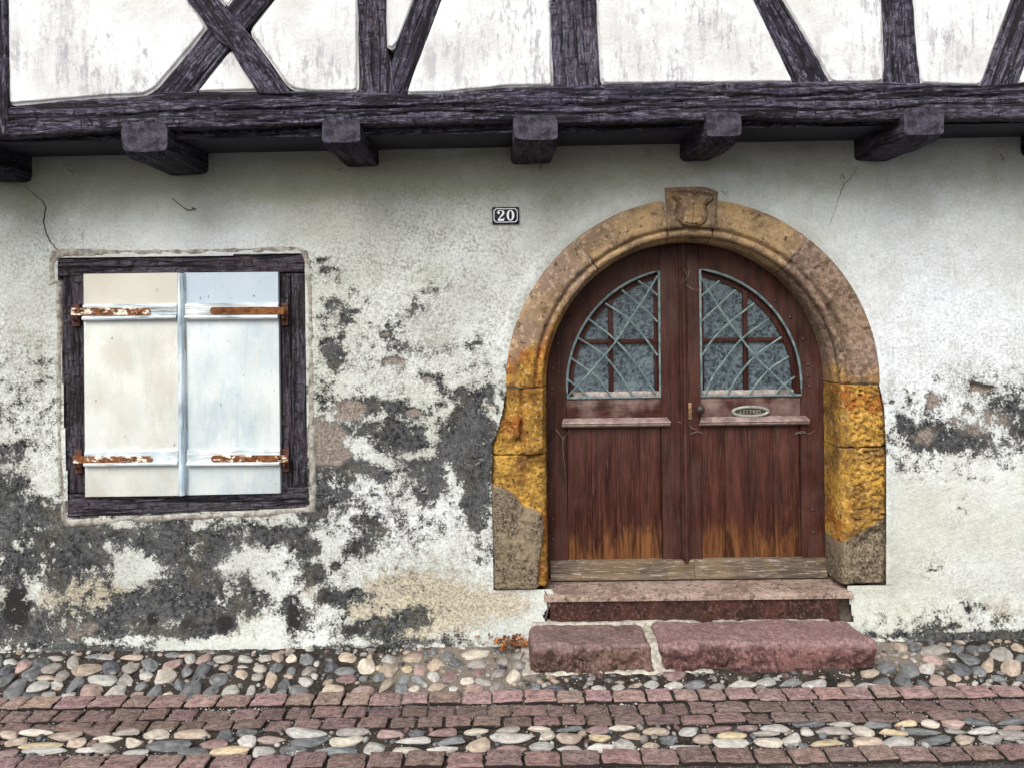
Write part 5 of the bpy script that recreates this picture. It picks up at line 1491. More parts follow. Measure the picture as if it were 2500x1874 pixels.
# ------------------------------------------------------------------ the door
XL, XR, XM0, XM1 = ACX - 0.80, ACX + 0.80, 0.946, 0.9926
ZB, ZR0, ZR1 = 0.272, 1.178, 1.293       # bottom, mid rail
RL = 0.662                                # lunette radius
def leaf(side, label):
    """side -1 left leaf, +1 right leaf"""
    d = empty("door", (ACX + side * 0.80, YD, ZB), house)
    d["label"] = label
    off = Vector(d.location)
    def place(o):
        o.data.transform(Matrix.Translation(-off)); return o
    xin = (0.838, 0.946) if side < 0 else (0.9926, 1.064)
    xo = ACX + side * 0.802
    xh = 0.302 if side < 0 else 1.628        # inner edge of the hanging stile
    # hanging stile curving up into the arched head
    inner = [(xh, ZB + 0.09), (xh, ZR1)]; outer = [(xo, ZB + 0.005), (xo, ZR1)]
    NA = 34
    a_end = math.acos(min(1, abs((xin[0] if side < 0 else xin[1]) - ACX) / RL))
    xi_e = xin[0] if side < 0 else xin[1]
    for k in range(NA + 1):
        t = k / NA
        ai = a_end * t
        xi = ACX + side * RL * math.cos(ai); zi = 1.36 + RL * math.sin(ai)
        if k == 0: xi = xh
        xx = min(xi, xi_e) if side < 0 else max(xi, xi_e)
        inner.append((xx, zi))
        # outer point
        ao = math.acos(min(1, abs(xi_e - ACX) / 0.802)) * t
        outer.append((ACX + side * 0.802 * math.cos(ao), ACZ + 0.802 * math.sin(ao)))
    bm = bmesh.new()
    rows = []
    for (ix, iz), (ox, oz) in zip(inner, outer):
        rows.append([bm.verts.new(p) for p in ((ox, YD + 0.05, oz), (ox, YD, oz), (ix + (ox - ix) * 0.03, YD, iz + (oz - iz) * 0.03), (ix, YD + 0.005, iz), (ix, YD + 0.05, iz))])
    for A, B in zip(rows[:-1], rows[1:]):
        for k in range(4): bm.faces.new((A[k], A[k + 1], B[k + 1], B[k]))
    bm.faces.new(rows[0]); bm.faces.new(rows[-1])
    place(bm_obj("arched_stile", bm, MT['door_s'], d, True, 0.5))
    # meeting stile with its top cut to the arch
    za = ACZ + math.sqrt(0.802 ** 2 - (xin[0] - ACX) ** 2); zb_ = ACZ + math.sqrt(0.802 ** 2 - (xin[1] - ACX) ** 2)
    place(prism("meeting_stile", [(xin[0] + .0015, ZB + 0.09), (xin[1], ZB + 0.09), (xin[1], zb_), (xin[0] + .0015, za)], YD - 0.001, YD + 0.05, MT['door_s'], d, 0.003))
    # rails
    x0, x1 = sorted((xh, xi_e))
    place(box("mid_rail", MT['door_h'], d, x0 - 0.0, x1 - 0.0, YD + 0.002, YD + 0.05, ZR0, ZR1 - 0.001, 0.002))
    lx0, lx1 = (0.272, 0.884) if side < 0 else (1.052, 1.668)
    bm = bmesh.new()
    pr = [(YD - 0.001, ZR0 + 0.004), (YD - 0.038, ZR0 - 0.014), (YD - 0.041, ZR0 - 0.021), (YD - 0.034, ZR0 - 0.026), (YD - 0.034, ZR0 - 0.034), (YD - 0.022, ZR0 - 0.044), (YD + 0.008, ZR0 - 0.048)]
    s0 = [bm.verts.new((lx0 + (0.012 if i == 0 else 0), y, z)) for i, (y, z) in enumerate(pr)]; s1 = [bm.verts.new((lx1 - (0.012 if i == 0 else 0), y, z)) for i, (y, z) in enumerate(pr)]
    for k in range(len(pr) - 1): bm.faces.new((s0[k], s0[k + 1], s1[k + 1], s1[k]))
    bm.faces.new(s0); bm.faces.new(s1)
    place(bm_obj("drip_ledge", bm, MT['ledge'], d, True, 0.4))
    # lower boards
    cuts = (0.304, 0.441, 0.58, 0.716, 0.836) if side < 0 else (1.066, 1.20, 1.335, 1.475, 1.626)
    for a, b in zip(cuts[:-1], cuts[1:]):
        place(box("board", MT['door_v'], d, a + 0.0008, b - 0.0008, YD + 0.011 + random.uniform(0, .002), YD + 0.04, ZB + 0.095, ZR0 - 0.03, 0.0014))
    # kick board
    kx0, kx1 = (XL + 0.03, 1.011) if side < 0 else (1.0135, XR - 0.012)
    bm = bmesh.new()
    pr = [(YD + 0.01, ZB + 0.108), (YD - 0.010, ZB + 0.103), (YD - 0.016, ZB + 0.094), (YD - 0.020, ZB + 0.036), (YD - 0.034, ZB + 0.018), (YD - 0.034, ZB + 0.003), (YD + 0.01, ZB + 0.001)]
    s0 = [bm.verts.new((kx0, y, z)) for y, z in pr]; s1 = [bm.verts.new((kx1, y, z)) for y, z in pr]
    for k in range(len(pr) - 1): bm.faces.new((s0[k], s0[k + 1], s1[k + 1], s1[k]))
    bm.faces.new(s0); bm.faces.new(s1)
    place(bm_obj("kick_board", bm, MT['bare'], d, True, 0.4))
    # ---- glazing
    YG = YD + 0.042
    vx = 0.560 if side < 0 else 1.330; hz = 1.612
    def arc_x(z):       # x of the lunette edge at height z
        return ACX + side * (math.sqrt(max(0, (RL - 0.03) ** 2 - (z - 1.36) ** 2)) if z > 1.36 else RL - 0.03)
    def arc_z(x): return 1.36 + math.sqrt(max(0, (RL - 0.03) ** 2 - (x - ACX) ** 2))
    zb0, ztop = 1.318, arc_z(xi_e)
    xi2 = xi_e + side * 0.026
    ex = ACX + side * (RL - 0.03)
    def outl(pts, name="pane", mat=MT['glass'], y0=YG, y1=YG + 0.006):
        ar = sum(pts[i][0] * pts[(i + 1) % len(pts)][1] - pts[(i + 1) % len(pts)][0] * pts[i][1] for i in range(len(pts)))
        if ar < 0: pts = pts[::-1]
        return place(prism(name, pts, y0, y1, mat, d, 0.0, 2, False))
    g = 0.0
    # lower inner, lower outer, upper inner, upper outer
    outl([(xi2, zb0), (vx, zb0), (vx, hz), (xi2, hz)])
    arc = [(arc_x(zb0 + (hz - zb0) * k / 8), zb0 + (hz - zb0) * k / 8) for k in range(9)]
    outl([(vx + side * .001, zb0)] + arc + [(vx + side * .001, hz)])
    xs_ = [vx + (xi2 - vx) * k / 10 for k in range(11)]
    outl([(xi2, hz + .001), (vx, hz + .001)] + [(x, arc_z(x)) for x in xs_])
    zt2 = arc_z(vx)
    arc = [(arc_x(hz + (zt2 - hz) * k / 8), hz + .001 + (zt2 - hz) * k / 8) for k in range(9)]
    outl([(vx + side * .001, hz + .001)] + arc)
    # sash: rim, bars
    bm = bmesh.new()
    rows = []
    rim = [(ACX + side * RL, 1.295), (ACX + side * RL, 1.36)] + [(ACX + side * RL * math.cos(a_end * k / 30), 1.36 + RL * math.sin(a_end * k / 30)) for k in range(1, 31)]
    rin = [(ACX + side * (RL - .036), 1.295), (ACX + side * (RL - .036), 1.36)] + [(ACX + side * (RL - .036) * math.cos(a_end * k / 30), 1.36 + (RL - .036) * math.sin(a_end * k / 30)) for k in range(1, 31)]
    for (ox, oz), (ix, iz) in zip(rim, rin):
        rows.append([bm.verts.new(p) for p in ((ox, YD + .026, oz), (ix, YD + .026, iz), (ix, YG + .004, iz))])
    for A, B in zip(rows[:-1], rows[1:]):
        for k in range(2): bm.faces.new((A[k], A[k + 1], B[k + 1], B[k]))
    place(bm_obj("sash_rim", bm, MT['sash'], d, True, 0.6))
    place(box("glazing_bar", MT['sash'], d, vx - 0.013, vx + 0.013, YD + 0.020, YG + .004, 1.30, zt2 + 0.012, 0.004))
    a, b = sorted((xi_e, arc_x(hz)))
    place(box("glazing_bar", MT['sash'], d, a, b, YD + 0.022, YG + .003, hz - 0.013, hz + 0.013, 0.004))
    a, b = sorted((xi_e, xi2 + side * .002))
    place(box("sash_stile", MT['sash'], d, a, b, YD + 0.024, YG + .004, 1.30, ztop - 0.0, 0.003))
    a, b = sorted((xi_e, ex))
    place(box("sash_rail", MT['palesash'], d, a + .002, b - .002, YD + 0.016, YG + .005, 1.2945, 1.328, 0.006))
    # ---- iron grille in front of the glass
    k4 = 1100.0 / 2212.0
    Yg = YD - 0.006
    def z4(l): return [P(1150 + a * k4, 430 + b * k4, Yg) for a, b in l]
    fr_ = [(xi_e + side * .004, 1.297)] + [(ACX + side * (RL + .002), 1.297), (ACX + side * (RL + .002), 1.36)] + [(ACX + side * (RL + .002) * math.cos(a_end * k / 26), 1.36 + (RL + .002) * math.sin(a_end * k / 26)) for k in range(1, 27)]
    fr_[-1] = (xi_e + side * .004, fr_[-1][1])
    bm = bmesh.new(); tube_bm(bm, [(x, Yg, z) for x, z in fr_], 0.0074, 8, 0.6, True)
    place(bm_obj("grille_frame", bm, MT['grille'], d, True, 0.8))
    if side < 0:
        bars = [[(465,1090),(560,990),(655,880),(720,800),(790,690),(850,600),(915,490)], [(820,515),(870,548),(915,585)], [(740,560),(800,610),(860,660),(915,715)], [(660,625),(770,700),(850,790),(915,880)],
                [(575,700),(680,780),(760,860),(830,950),(915,1080)], [(520,790),(640,870),(720,960),(800,1085)], [(485,890),(580,955),(640,1010),(690,1085)], [(462,990),(530,1040),(580,1085)]]
    else:
        bars = [[(1125,490),(1170,570),(1240,680),(1320,790),(1400,890),(1480,970),(1595,1080)], [(1220,515),(1175,552),(1130,590)], [(1300,560),(1210,640),(1130,715)], [(1390,625),(1270,720),(1190,800),(1135,880)],
                [(1465,700),(1330,800),(1240,910),(1180,1000),(1145,1085)], [(1525,790),(1400,880),(1320,970),(1250,1085)], [(1560,885),(1470,945),(1410,1010),(1360,1085)], [(1590,985),(1530,1030),(1480,1085)]]
    for bi, br in enumerate(bars):
        c = smooth_curve(z4(br), 8)
        def inside(p):
            x, z = p[0], max(p[1], 1.299)
            x = min(x, xi_e - .004) if side < 0 else max(x, xi_e + .004)
            d_ = math.hypot(x - ACX, max(z - 1.36, 0))
            if d_ > RL:
                if z > 1.36: x, z = ACX + (x - ACX) * RL / d_, 1.36 + (z - 1.36) * RL / d_
                else: x = ACX + side * RL
            return (x, z)
        c = [inside(p) for p in c]
        c = [p for i, p in enumerate(c) if i == 0 or math.hypot(p[0] - c[i - 1][0], p[1] - c[i - 1][1]) > 1e-4]
        bm = bmesh.new(); tube_bm(bm, [(p[0], Yg - (0.004 if bi == 0 else 0), p[1]) for p in c], 0.0060, 8, 0.6)
        place(bm_obj("grille_bar", bm, MT['grille'], d, True, 0.9))
    return d, off
dl, offl = leaf(-1, "plain left leaf of the arched double door")
dr, offr = leaf(1, "right door leaf with knob and oval letter slot")

# astragal on the left leaf, covering the meeting edges
bm = bmesh.new()
zt_a = ACZ + 0.797
pr = [(XM0 - 0.002, YD + 0.0), (XM0 + 0.002, YD - 0.012), (XM0 + 0.010, YD - 0.014), (XM0 + 0.013, YD - 0.024), (XM0 + 0.018, YD - 0.028), (XM1 - 0.018, YD - 0.028), (XM1 - 0.013, YD - 0.024), (XM1 - 0.010, YD - 0.014), (XM1 - 0.002, YD - 0.012), (XM1 + 0.002, YD + 0.0)]
s0 = [bm.verts.new((x - offl.x, y - offl.y, ZB + 0.09 - offl.z)) for x, y in pr]; s1 = [bm.verts.new((x - offl.x, y - offl.y, zt_a - offl.z)) for x, y in pr]
for k in range(len(pr) - 1): bm.faces.new((s0[k], s0[k + 1], s1[k + 1], s1[k]))
bm.faces.new(s0); bm.faces.new(s1)
bm_obj("cover_strip", bm, MT['door_s'], dl, True, 0.5)

# studs
stud = bmesh.new()
bmesh.ops.create_uvsphere(stud, u_segments=12, v_segments=6, radius=0.0095)
for v in stud.verts: v.co.y *= 0.75
stud_me = bpy.data.meshes.new("stud"); stud.to_mesh(stud_me); stud.free()
stud_me.polygons.foreach_set("use_smooth", [True] * len(stud_me.polygons)); stud_me.materials.append(MT['iron'])
k4 = 1100.0 / 2212.0
for par, off, pts in ((dl, offl, [(1150 + a * k4, 430 + b * k4) for a, b in ((545,612),(482,703),(425,820),(400,945),(396,1043))] + [(1150 + a * k4, 900 + b * k4) for a, b in ((402,735),(402,835))]),
                      (dr, offr, [(1150 + a * k4, 430 + b * k4) for a, b in ((1492,612),(1565,693),(1630,800),(1655,925),(1652,980),(1660,1030))] + [(1150 + a * k4, 900 + b * k4) for a, b in ((1676,690),(1678,800))])):
    for a, b in pts:
        o = bpy.data.objects.new("stud", stud_me); COL.objects.link(o); o.parent = par
        x, z = P(a, b, YD)
        o.location = (x - off.x, -0.002, z - off.z)

# knob, key plate, letter slot on the right leaf
kx, kz = P(1708, 999, YD - 0.04)
bm = bmesh.new()
prof = [(0.004, 0.0), (0.016, -0.001), (0.016, -0.006), (0.009, -0.010), (0.008, -0.026), (0.014, -0.030), (0.022, -0.038), (0.025, -0.048), (0.022, -0.058), (0.014, -0.064), (0.004, -0.066), (0.0005, -0.066)]
SEG = 36
rings = []
for i, (r, y) in enumerate(prof):
    ring = []
    for k in range(SEG):
        a = 2 * math.pi * k / SEG
        tw = a + max(0, i - 5) * 0.28
        rr = r * (1 + (0.10 * math.cos(9 * tw) if i > 5 else 0))
        ring.append(bm.verts.new((rr * math.cos(a), y, rr * math.sin(a))))
    rings.append(ring)
for A, B in zip(rings[:-1], rings[1:]):
    for k in range(SEG): bm.faces.new((A[k], A[(k + 1) % SEG], B[(k + 1) % SEG], B[k]))
o = bm_obj("knob", bm, MT['iron'], dr, True, 1.0)
o.location = (kx - offr.x, -0.001, kz - offr.z)
px_, pz_ = P(1683, 1003, YD)
bm = bmesh.new()
box_bm(bm, -0.013, 0.013, -0.004, 0.0, -0.048, 0.048, 0.002)
for zz, rr in ((0.014, 0.0075), (-0.022, 0.004), (0.04, 0.003), (-0.042, 0.003)):
    bmesh.ops.create_icosphere(bm, subdivisions=2, radius=1, matrix=Matrix.Translation((0, -0.004, zz)) @ Matrix.Diagonal((rr, 0.003, rr, 1)))
o = bm_obj("key_plate", bm, MT['brass'], dr, True, 0.6)
o.location = (px_ - offr.x, -0.002, pz_ - offr.z)

lx, lz = P(1832, 1004, YD)
bm = bmesh.new()
pts = [(0.100 * math.cos(2 * math.pi * k / 48), -0.003, 0.026 * math.sin(2 * math.pi * k / 48)) for k in range(48)]
tube_bm(bm, pts, 0.0095, 10, 0.9, True)
o = bm_obj("letter_slot", bm, MT['pewter'], dr, True, 1.0)
o.location = (lx - offr.x, 0.0, lz - offr.z)
o["label"] = "oval cast letter slot marked LETTRES"
bm = bmesh.new()
vs = [bm.verts.new((0.094 * math.cos(2 * math.pi * k / 40), -0.0015, 0.024 * math.sin(2 * math.pi * k / 40))) for k in range(40)]
f = bm.faces.new(vs); r = bmesh.ops.extrude_face_region(bm, geom=[f])
for g in r['geom']:
    if isinstance(g, bmesh.types.BMVert): g.co.y += 0.006
o = bm_obj("slot_flap", bm, MT['iron'], dr, False)
o.location = (lx - offr.x, 0.0, lz - offr.z)

def text_mesh(body, size, depth, name, mat, parent):
    cu = bpy.data.curves.new(name, 'FONT'); cu.body = body; cu.size = size; cu.extrude = depth
    cu.align_x = 'CENTER'; cu.align_y = 'CENTER'; cu.space_character = 1.08
    t = bpy.data.objects.new(name + "_src", cu); COL.objects.link(t)
    bpy.context.view_layer.update()
    me = bpy.data.meshes.new_from_object(t.evaluated_get(bpy.context.evaluated_depsgraph_get()))
    bpy.data.objects.remove(t)
    me.transform(Matrix.Rotation(math.pi / 2, 4, 'X'))
    return link(name, me, mat, parent, False)
o = text_mesh("LETTRES", 0.030, 0.0012, "raised_lettering", MT['pewter'], dr)
o.location = (lx - offr.x, -0.003, lz - offr.z - 0.001)

# threshold: painted riser below, tooled slab above
bm = bmesh.new()
X0, X1 = P(1328, 1430)[0], P(2078, 1430)[0]
slab_V = []
n, m = 130, 20
xs_ = np.linspace(X0, X1, n); ts_ = np.linspace(0, 1, m)
XX, TT = np.meshgrid(xs_, ts_, indexing='ij')
yy = -0.030 + 0.30 * TT
zz = 0.266 - 0.004 * TT + 0.002 * fbm(XX * 7, yy * 7, octv=3, seed=4) + 0.0008 * np.sin(XX * 520 + yy * 60) * sstep(0.05, 0.2, TT)
zz = zz - 0.010 * sstep(0.08, 0.0, TT) - 0.006 * np.clip(fbm(XX * 16, XX * 0, octv=3, seed=6), 0, 1) * sstep(0.15, 0, TT)
slab = np_mesh("threshold", np.stack([XX, yy, zz], -1).reshape(-1, 3), grid_quads(n, m))
bmx = bmesh.new(); bmx.from_mesh(slab)
es = [e for e in bmx.edges if e.is_boundary]
r = bmesh.ops.extrude_edge_only(bmx, edges=es)
for g in r['geom']:
    if isinstance(g, bmesh.types.BMVert): g.co.z = 0.236
bmesh.ops.recalc_face_normals(bmx, faces=bmx.faces); bmx.to_mesh(slab); bmx.free()
o = link("threshold", slab, MT['sill'], house)
slab.set_sharp_from_angle(angle=0.8)

def rough_block(name, x0, x1, y0, y1, z0, z1, mat, parent, seed, amp=0.006, rad=0.02, skew=None, n=(80, 24, 14)):
    """a hewn block: rounded box with worn faces"""
    bm = bmesh.new()
    bmesh.ops.create_cube(bm, size=2.0)
    bmesh.ops.subdivide_edges(bm, edges=bm.edges, cuts=1)
    def cutset(ax, k):
        for t in np.linspace(-1, 1, k)[1:-1]:
            geom = bm.verts[:] + bm.edges[:] + bm.faces[:]
            no = [0, 0, 0]; no[ax] = 1; co = [0, 0, 0]; co[ax] = float(t)
            bmesh.ops.bisect_plane(bm, geom=geom, plane_co=co, plane_no=no)
    for ax in range(3): cutset(ax, n[ax])
    co = np.array([v.co[:] for v in bm.verts])
    sz = np.array([(x1 - x0) / 2, (y1 - y0) / 2, (z1 - z0) / 2]); ce = np.array([(x1 + x0) / 2, (y1 + y0) / 2, (z1 + z0) / 2])
    p = co * sz
    rd = min(rad, sz.min() * 0.95)
    irr = rd * (1 + 0.5 * fbm(p[:, 0] * 4 + seed, p[:, 1] * 4, p[:, 2] * 4, octv=3, seed=seed))
    inner = np.clip(p, -(sz - irr[:, None]), (sz - irr[:, None]))
    dlt = p - inner
    ln = np.linalg.norm(dlt, axis=1)
    nrm = np.where(ln[:, None] > 1e-9, dlt / np.maximum(ln, 1e-9)[:, None], 0)
    p = inner + nrm * irr[:, None] * (ln[:, None] > 1e-9)
    q = p + ce
    dn = amp * fbm(q[:, 0] * 7 + seed, q[:, 1] * 7, q[:, 2] * 7, octv=4, seed=seed) + amp * 0.5 * fbm(q[:, 0] * 32, q[:, 1] * 32, q[:, 2] * 32 + seed, octv=3, seed=seed + 3)
    frontness = np.clip(-nrm[:, 1], 0, 1)
    dn = dn * (0.5 + 1.6 * frontness)
    q = q + nrm * dn[:, None]
    if skew is not None: q = skew(q)
    for v, c in zip(bm.verts, q): v.co = c
    return bm_obj(name, bm, mat, parent, True, 1.2)
xr0, xr1 = P(1342, 1480)[0], P(2046, 1470)[0]
rough_block("riser", xr0, xr1, -0.016, 0.10, 0.10, 0.247, MT['riser'], house, 71, 0.005, 0.010, None, (110, 8, 14))

rough_block("joint_mortar", xr1 + 0.01, xr1 + 0.13, 0.028, 0.10, 0.06, 0.25, MT['core'], house, 77, 0.010, 0.03, None, (16, 8, 20))
# ------------------------------------------------------------------ steps in front of the door
def skew_right(q):
    # the right end of the long stone runs out towards the street
    t = np.clip((q[:, 0] - 1.65) / 0.4, 0, 1)
    q = q.copy(); q[:, 0] = q[:, 0] - 0.10 * t * np.clip((q[:, 1] + 0.30) / 0.28, 0, 1)
    return q
def step_block(name, x0, x1, yf, zt, mat, seed, skew, label):
    o = rough_block(name, x0, x1, yf, -0.035, -0.06, zt, mat, None, seed, 0.026, 0.042, skew, (120, 32, 26))
    c = Vector(((x0 + x1) / 2, (yf - 0.03) / 2, 0))
    o.data.transform(Matrix.Translation(-c)); o.location = c
    tag(o, label, "step stone", "step stones in front of the door")
    return o
gxl0 = G(1293, 1632)[0]; gxl1 = G(1594, 1640)[0]; gxr0 = G(1612, 1640)[0]; gxr1 = G(2138, 1625)[0]
step_block("step_stone", gxl0, gxl1, -0.325, 0.130, MT['brownstep'], 81, None, "shorter brownish step stone on the left below the arched door")
step_block("step_stone", gxr0, gxr1, -0.330, 0.136, MT['step'], 82, skew_right, "long pinkish red step stone below the arched door")
# mortar that beds the steps
bm = bmesh.new()
nx, ny = 120, 40
mx = np.linspace(gxl0 - 0.07, gxr0 + 0.36, nx); my = np.linspace(-0.372, 0.02, ny)
MX, MY = np.meshgrid(mx, my, indexing='ij')
gapx = (gxl1 + gxr0) / 2
MZ = 0.006 + 0.012 * fbm(MX * 12, MY * 12, octv=3, seed=14)
MZ = np.maximum(MZ, (0.118 + 0.008 * fbm(MX * 20, MY * 20, octv=3, seed=15)) * sstep(0.055, 0.02, np.abs(MX - gapx)) * sstep(-0.355, -0.27, MY))
back = sstep(-0.075, -0.045, MY)
MZ = np.maximum(MZ, (0.125 + 0.008 * fbm(MX * 20, MY * 20, octv=3, seed=16)) * back * (MX > gxl0 + 0.02))
edgeo = np.minimum(sstep(-0.372, -0.345, MY + 0.012 * fbm(MX * 15, MY * 0, octv=3, seed=2)), np.minimum(sstep(gxl0 - .07, gxl0 - .03, MX), sstep(gxr0 + .36, gxr0 + .22, MX)))
MZ = MZ - 0.04 * (1 - edgeo)
mb = link("mortar_bed", np_mesh("mortar_bed", np.stack([MX, MY, MZ], -1).reshape(-1, 3), grid_quads(nx, ny)), MT['mortar'])
tag(mb, "pale mortar filling the gap between the two step stones", kind="structure")
# back part of the mortar behind the long stone
mx = np.linspace(gxr0 + 0.34, gxr1 - 0.12, 60); my = np.linspace(-0.07, 0.03, 10)
MX, MY = np.meshgrid(mx, my, indexing='ij')
MZ = 0.122 + 0.010 * fbm(MX * 20, MY * 20, octv=3, seed=26)
mb2 = link("mortar_bed", np_mesh("mortar_bed", np.stack([MX, MY, MZ], -1).reshape(-1, 3), grid_quads(60, 10)), MT['mortar'])
tag(mb2, "pale mortar behind the long red step stone", kind="structure")

# ------------------------------------------------------------------ house number
nx0, nz0 = P(1202, 548)
nx1, nz1 = P(1267, 506)
ncx, ncz = (nx0 + nx1) / 2, (nz0 + nz1) / 2
hw_, hh_ = (nx1 - nx0) / 2, (nz1 - nz0) / 2
plate = empty("house_number_plate", (ncx, -0.012, ncz))
tag(plate, "small dark blue enamel house number plate reading 20 beside the arch", "number plate")
box("plate", MT['enamel'], plate, -hw_, hw_, 0.0, 0.010, -hh_, hh_, 0.0025)
# white border line with nicked corners
bm = bmesh.new()
bw, bh, nk = hw_ - 0.008, hh_ - 0.008, 0.012
o_ = [(-bw + nk, -bh), (bw - nk, -bh), (bw, -bh + nk), (bw, bh - nk), (bw - nk, bh), (-bw + nk, bh), (-bw, bh - nk), (-bw, -bh + nk)]
i_ = [(x * (1 - 0.0035 / bw), z * (1 - 0.0035 / bh)) for x, z in o_]
A = [bm.verts.new((x, -0.0008, z)) for x, z in o_]; B = [bm.verts.new((x, -0.0008, z)) for x, z in i_]
for k in range(8): bm.faces.new((A[k], A[(k + 1) % 8], B[(k + 1) % 8], B[k]))
r = bmesh.ops.extrude_face_region(bm, geom=bm.faces[:])
for g in r['geom']:
    if isinstance(g, bmesh.types.BMVert): g.co.y = 0.001
bm_obj("border_line", bm, MT['white'], plate, False)
def digit(polys, holes, name):
    pass
dh = 0.058
def ell(rx, rz, cx, n=36): return [(cx + rx * math.cos(2 * math.pi * k / n), rz * math.sin(2 * math.pi * k / n)) for k in range(n)]
bm = bmesh.new()
O = ell(0.0205, dh / 2, 0.026); I = ell(0.0085, dh / 2 - 0.0045, 0.026)
A = [bm.verts.new((x, -0.0012, z)) for x, z in O]; B = [bm.verts.new((x, -0.0012, z)) for x, z in I]
for k in range(36): bm.faces.new((A[k], A[(k + 1) % 36], B[(k + 1) % 36], B[k]))
r = bmesh.ops.extrude_face_region(bm, geom=bm.faces[:])
for g in r['geom']:
    if isinstance(g, bmesh.types.BMVert): g.co.y = 0.001
bm_obj("digit_zero", bm, MT['white'], plate, False)
# a bold roman two: bowl, diagonal, foot with a kick
two_c = [(-0.0405, 0.013), (-0.039, 0.021), (-0.031, 0.0265), (-0.022, 0.0265), (-0.0135, 0.021), (-0.0125, 0.012), (-0.018, 0.003), (-0.027, -0.007), (-0.036, -0.0165), (-0.040, -0.0225)]
wid = [0.0050, 0.0040, 0.0018, 0.0018, 0.0042, 0.0058, 0.0050, 0.0032, 0.0022, 0.0020]
c = smooth_curve([(a, b, w) for (a, b), w in zip(two_c, wid)], 5)
bm = bmesh.new()
prev = None
for i, p in enumerate(c):
    q0 = c[max(0, i - 1)]; q1 = c[min(len(c) - 1, i + 1)]
    t = np.array([q1[0] - q0[0], q1[1] - q0[1]]); t /= np.hypot(*t) + 1e-9
    nn = np.array([-t[1], t[0]]) * p[2]
    a = bm.verts.new((p[0] + nn[0], -0.0012, p[1] + nn[1])); b = bm.verts.new((p[0] - nn[0], -0.0012, p[1] - nn[1]))
    if prev: bm.faces.new((prev[0], prev[1], b, a))
    prev = (a, b)
foot = [(-0.0425, -0.029), (-0.010, -0.029), (-0.0065, -0.013), (-0.0095, -0.013), (-0.013, -0.0195), (-0.030, -0.0185), (-0.0425, -0.0235)]
bm.faces.new([bm.verts.new((x, -0.00125, z)) for x, z in foot])
bmesh.ops.create_circle(bm, cap_ends=True, segments=16, radius=0.0062, matrix=Matrix.Translation((-0.0375, -0.0013, 0.0135)) @ Matrix.Rotation(math.pi / 2, 4, 'X'))
r = bmesh.ops.extrude_face_region(bm, geom=bm.faces[:])
for g in r['geom']:
    if isinstance(g, bmesh.types.BMVert): g.co.y = 0.001
bm_obj("digit_two", bm, MT['white'], plate, False)

# ------------------------------------------------------------------ small finds
def leaves(n, cx, cy, sx, sy, seed):
    rnd = random.Random(seed)
    bm = bmesh.new()
    for i in range(n):
        x, y = rnd.gauss(cx, sx), rnd.gauss(cy, sy)
        y = min(y, -0.012)
        L = rnd.uniform(0.016, 0.040); W = L * rnd.uniform(.28, .5)
        mtx = Matrix.Translation((x, y, 0.018 + rnd.random() * 0.045)) @ Matrix.Rotation(rnd.uniform(0, 6.28), 4, 'Z') @ Matrix.Rotation(rnd.uniform(-.9, .9), 4, 'X') @ Matrix.Rotation(rnd.uniform(-.8, .8), 4, 'Y')
        k = rnd.uniform(0.2, 0.9)
        vs = []
        for a in range(6):
            t = a / 5
            w = W * math.sin(math.pi * (0.06 + 0.94 * t)) ** .8
            zc = k * L * (t - .5) ** 2 * 2
            vs.append([bm.verts.new(mtx @ Vector((L * (t - .5), s * w / 2, zc + abs(s) * W * 0.3))) for s in (-1, 0, 1)])
        for A, B in zip(vs[:-1], vs[1:]):
            for q in range(2): bm.faces.new((A[q], A[q + 1], B[q + 1], B[q]))
    me = bpy.data.meshes.new("fallen_leaves"); bm.to_mesh(me); bm.free()
    return me
lx_, ly_ = G(1240, 1562)
lv = link("fallen_leaves", leaves(150, lx_ + 0.015, -0.060, 0.060, 0.030, 4), MT['leaf'])
tag(lv, "brown dead leaves heaped in the corner left of the step stones", "leaves", kind="stuff")

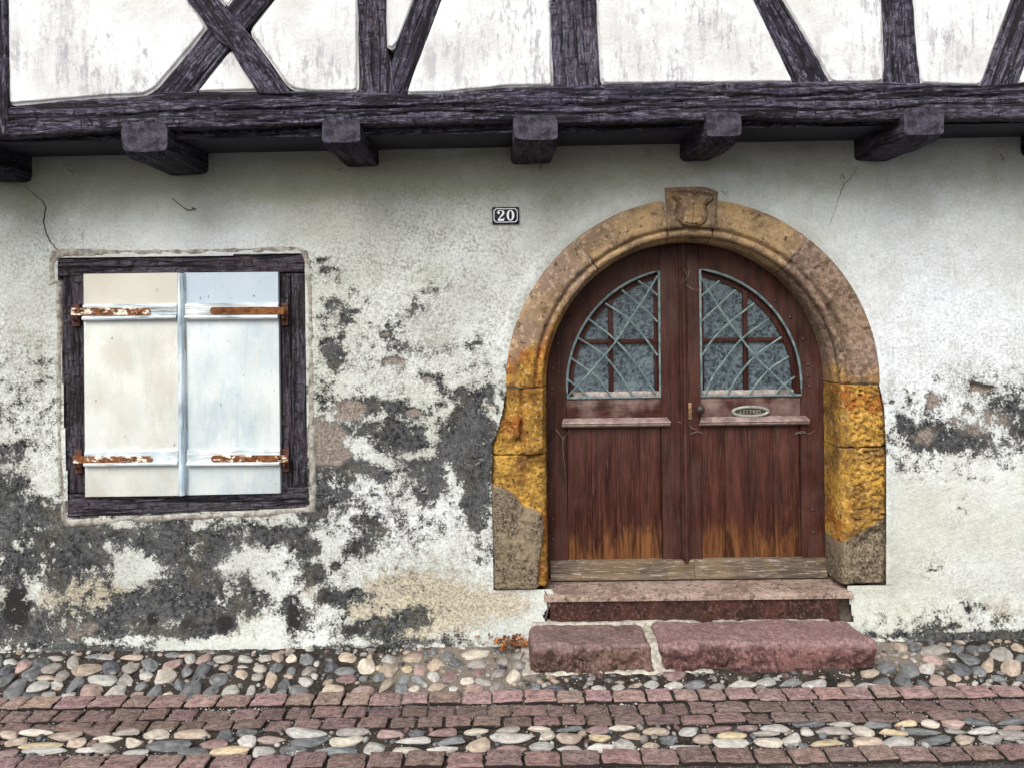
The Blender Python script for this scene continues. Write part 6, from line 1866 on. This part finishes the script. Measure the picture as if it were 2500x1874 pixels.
def strand(pts, r, name, mat, label, cat, Y=0.0, group=None):
    bm = bmesh.new()
    for pl in pts:
        c = smooth_curve([(P(a, b, Y)[0], Y - 0.008 - 0.004 * math.sin(i * 1.7), P(a, b, Y)[1]) for i, (a, b) in enumerate(pl)], 6)
        tube_bm(bm, [tuple(p) for p in c], [r * (1 - 0.6 * i / len(c)) for i in range(len(c))], 5)
    o = bm_obj(name, bm, mat, None)
    tag(o, label, cat, group)
    return o
strand([[(422, 486), (440, 500), (452, 509), (464, 513), (474, 510)], [(452, 509), (460, 514), (478, 511)], [(470, 508), (477, 510), (476, 514)]], 0.0026, "twig", MT['twig'], "small curved dry twig stuck to the wall above the shuttered window", "twig")
strand([[(1770, 478), (1763, 468), (1757, 470)], [(1770, 478), (1777, 465)]], 0.0018, "twig", MT['twig'], "tiny dark twig at the upper right corner of the keystone", "twig")
strand([[(2440, 378), (2447, 388), (2452, 396)], [(2446, 390), (2440, 393)]], 0.0018, "twig", MT['twig'], "dark wisp on the wall near its top right corner", "twig")
strand([[(2060, 438), (2054, 428), (2050, 440)]], 0.0018, "twig", MT['twig'], "dark wisp beside the thin crack under the right joist", "twig")
strand([[(835, 410), (830, 418), (824, 415)], [(824, 415), (818, 417)]], 0.0022, "cobweb", MT['twig'], "dark cobweb shreds below the joist right of the window", "cobweb")
strand([[(1318, 404), (1320, 414), (1316, 418)]], 0.0022, "cobweb", MT['twig'], "dark cobweb shreds below the joist above the house number", "cobweb")
strand([[(168, 415), (178, 420), (190, 414)], [(178, 420), (180, 432)]], 0.0018, "cobweb", MT['twig'], "thin cobweb threads under the beam at the far left", "cobweb")
strand([[(1356, 1046), (1372, 1066), (1376, 1068), (1392, 1047)], [(1376, 1066), (1374, 1090), (1380, 1160)]], 0.0016, "cobweb", MT['web'], "grey cobweb hanging under the left door ledge", "cobweb", YD)
strand([[(1654, 1029), (1668, 1030), (1684, 1030)], [(1676, 1032), (1690, 1044), (1704, 1047)], [(1686, 1058), (1700, 1052), (1716, 1056)]], 0.0016, "cobweb", MT['web'], "grey cobweb strung below the door knob", "cobweb", YD)
strand([[(1940, 1058), (1956, 1051), (1972, 1058), (1990, 1048)], [(1950, 1056), (1966, 1054)]], 0.0014, "cobweb", MT['web'], "grey cobweb at the right end of the right door ledge", "cobweb", YD)
strand([[(1683, 660), (1676, 680), (1660, 692)], [(1676, 672), (1668, 654)], [(1675, 696), (1690, 706), (1704, 708)]], 0.0014, "cobweb", MT['web'], "grey cobweb across the top of the meeting stiles", "cobweb", YD - 0.03)
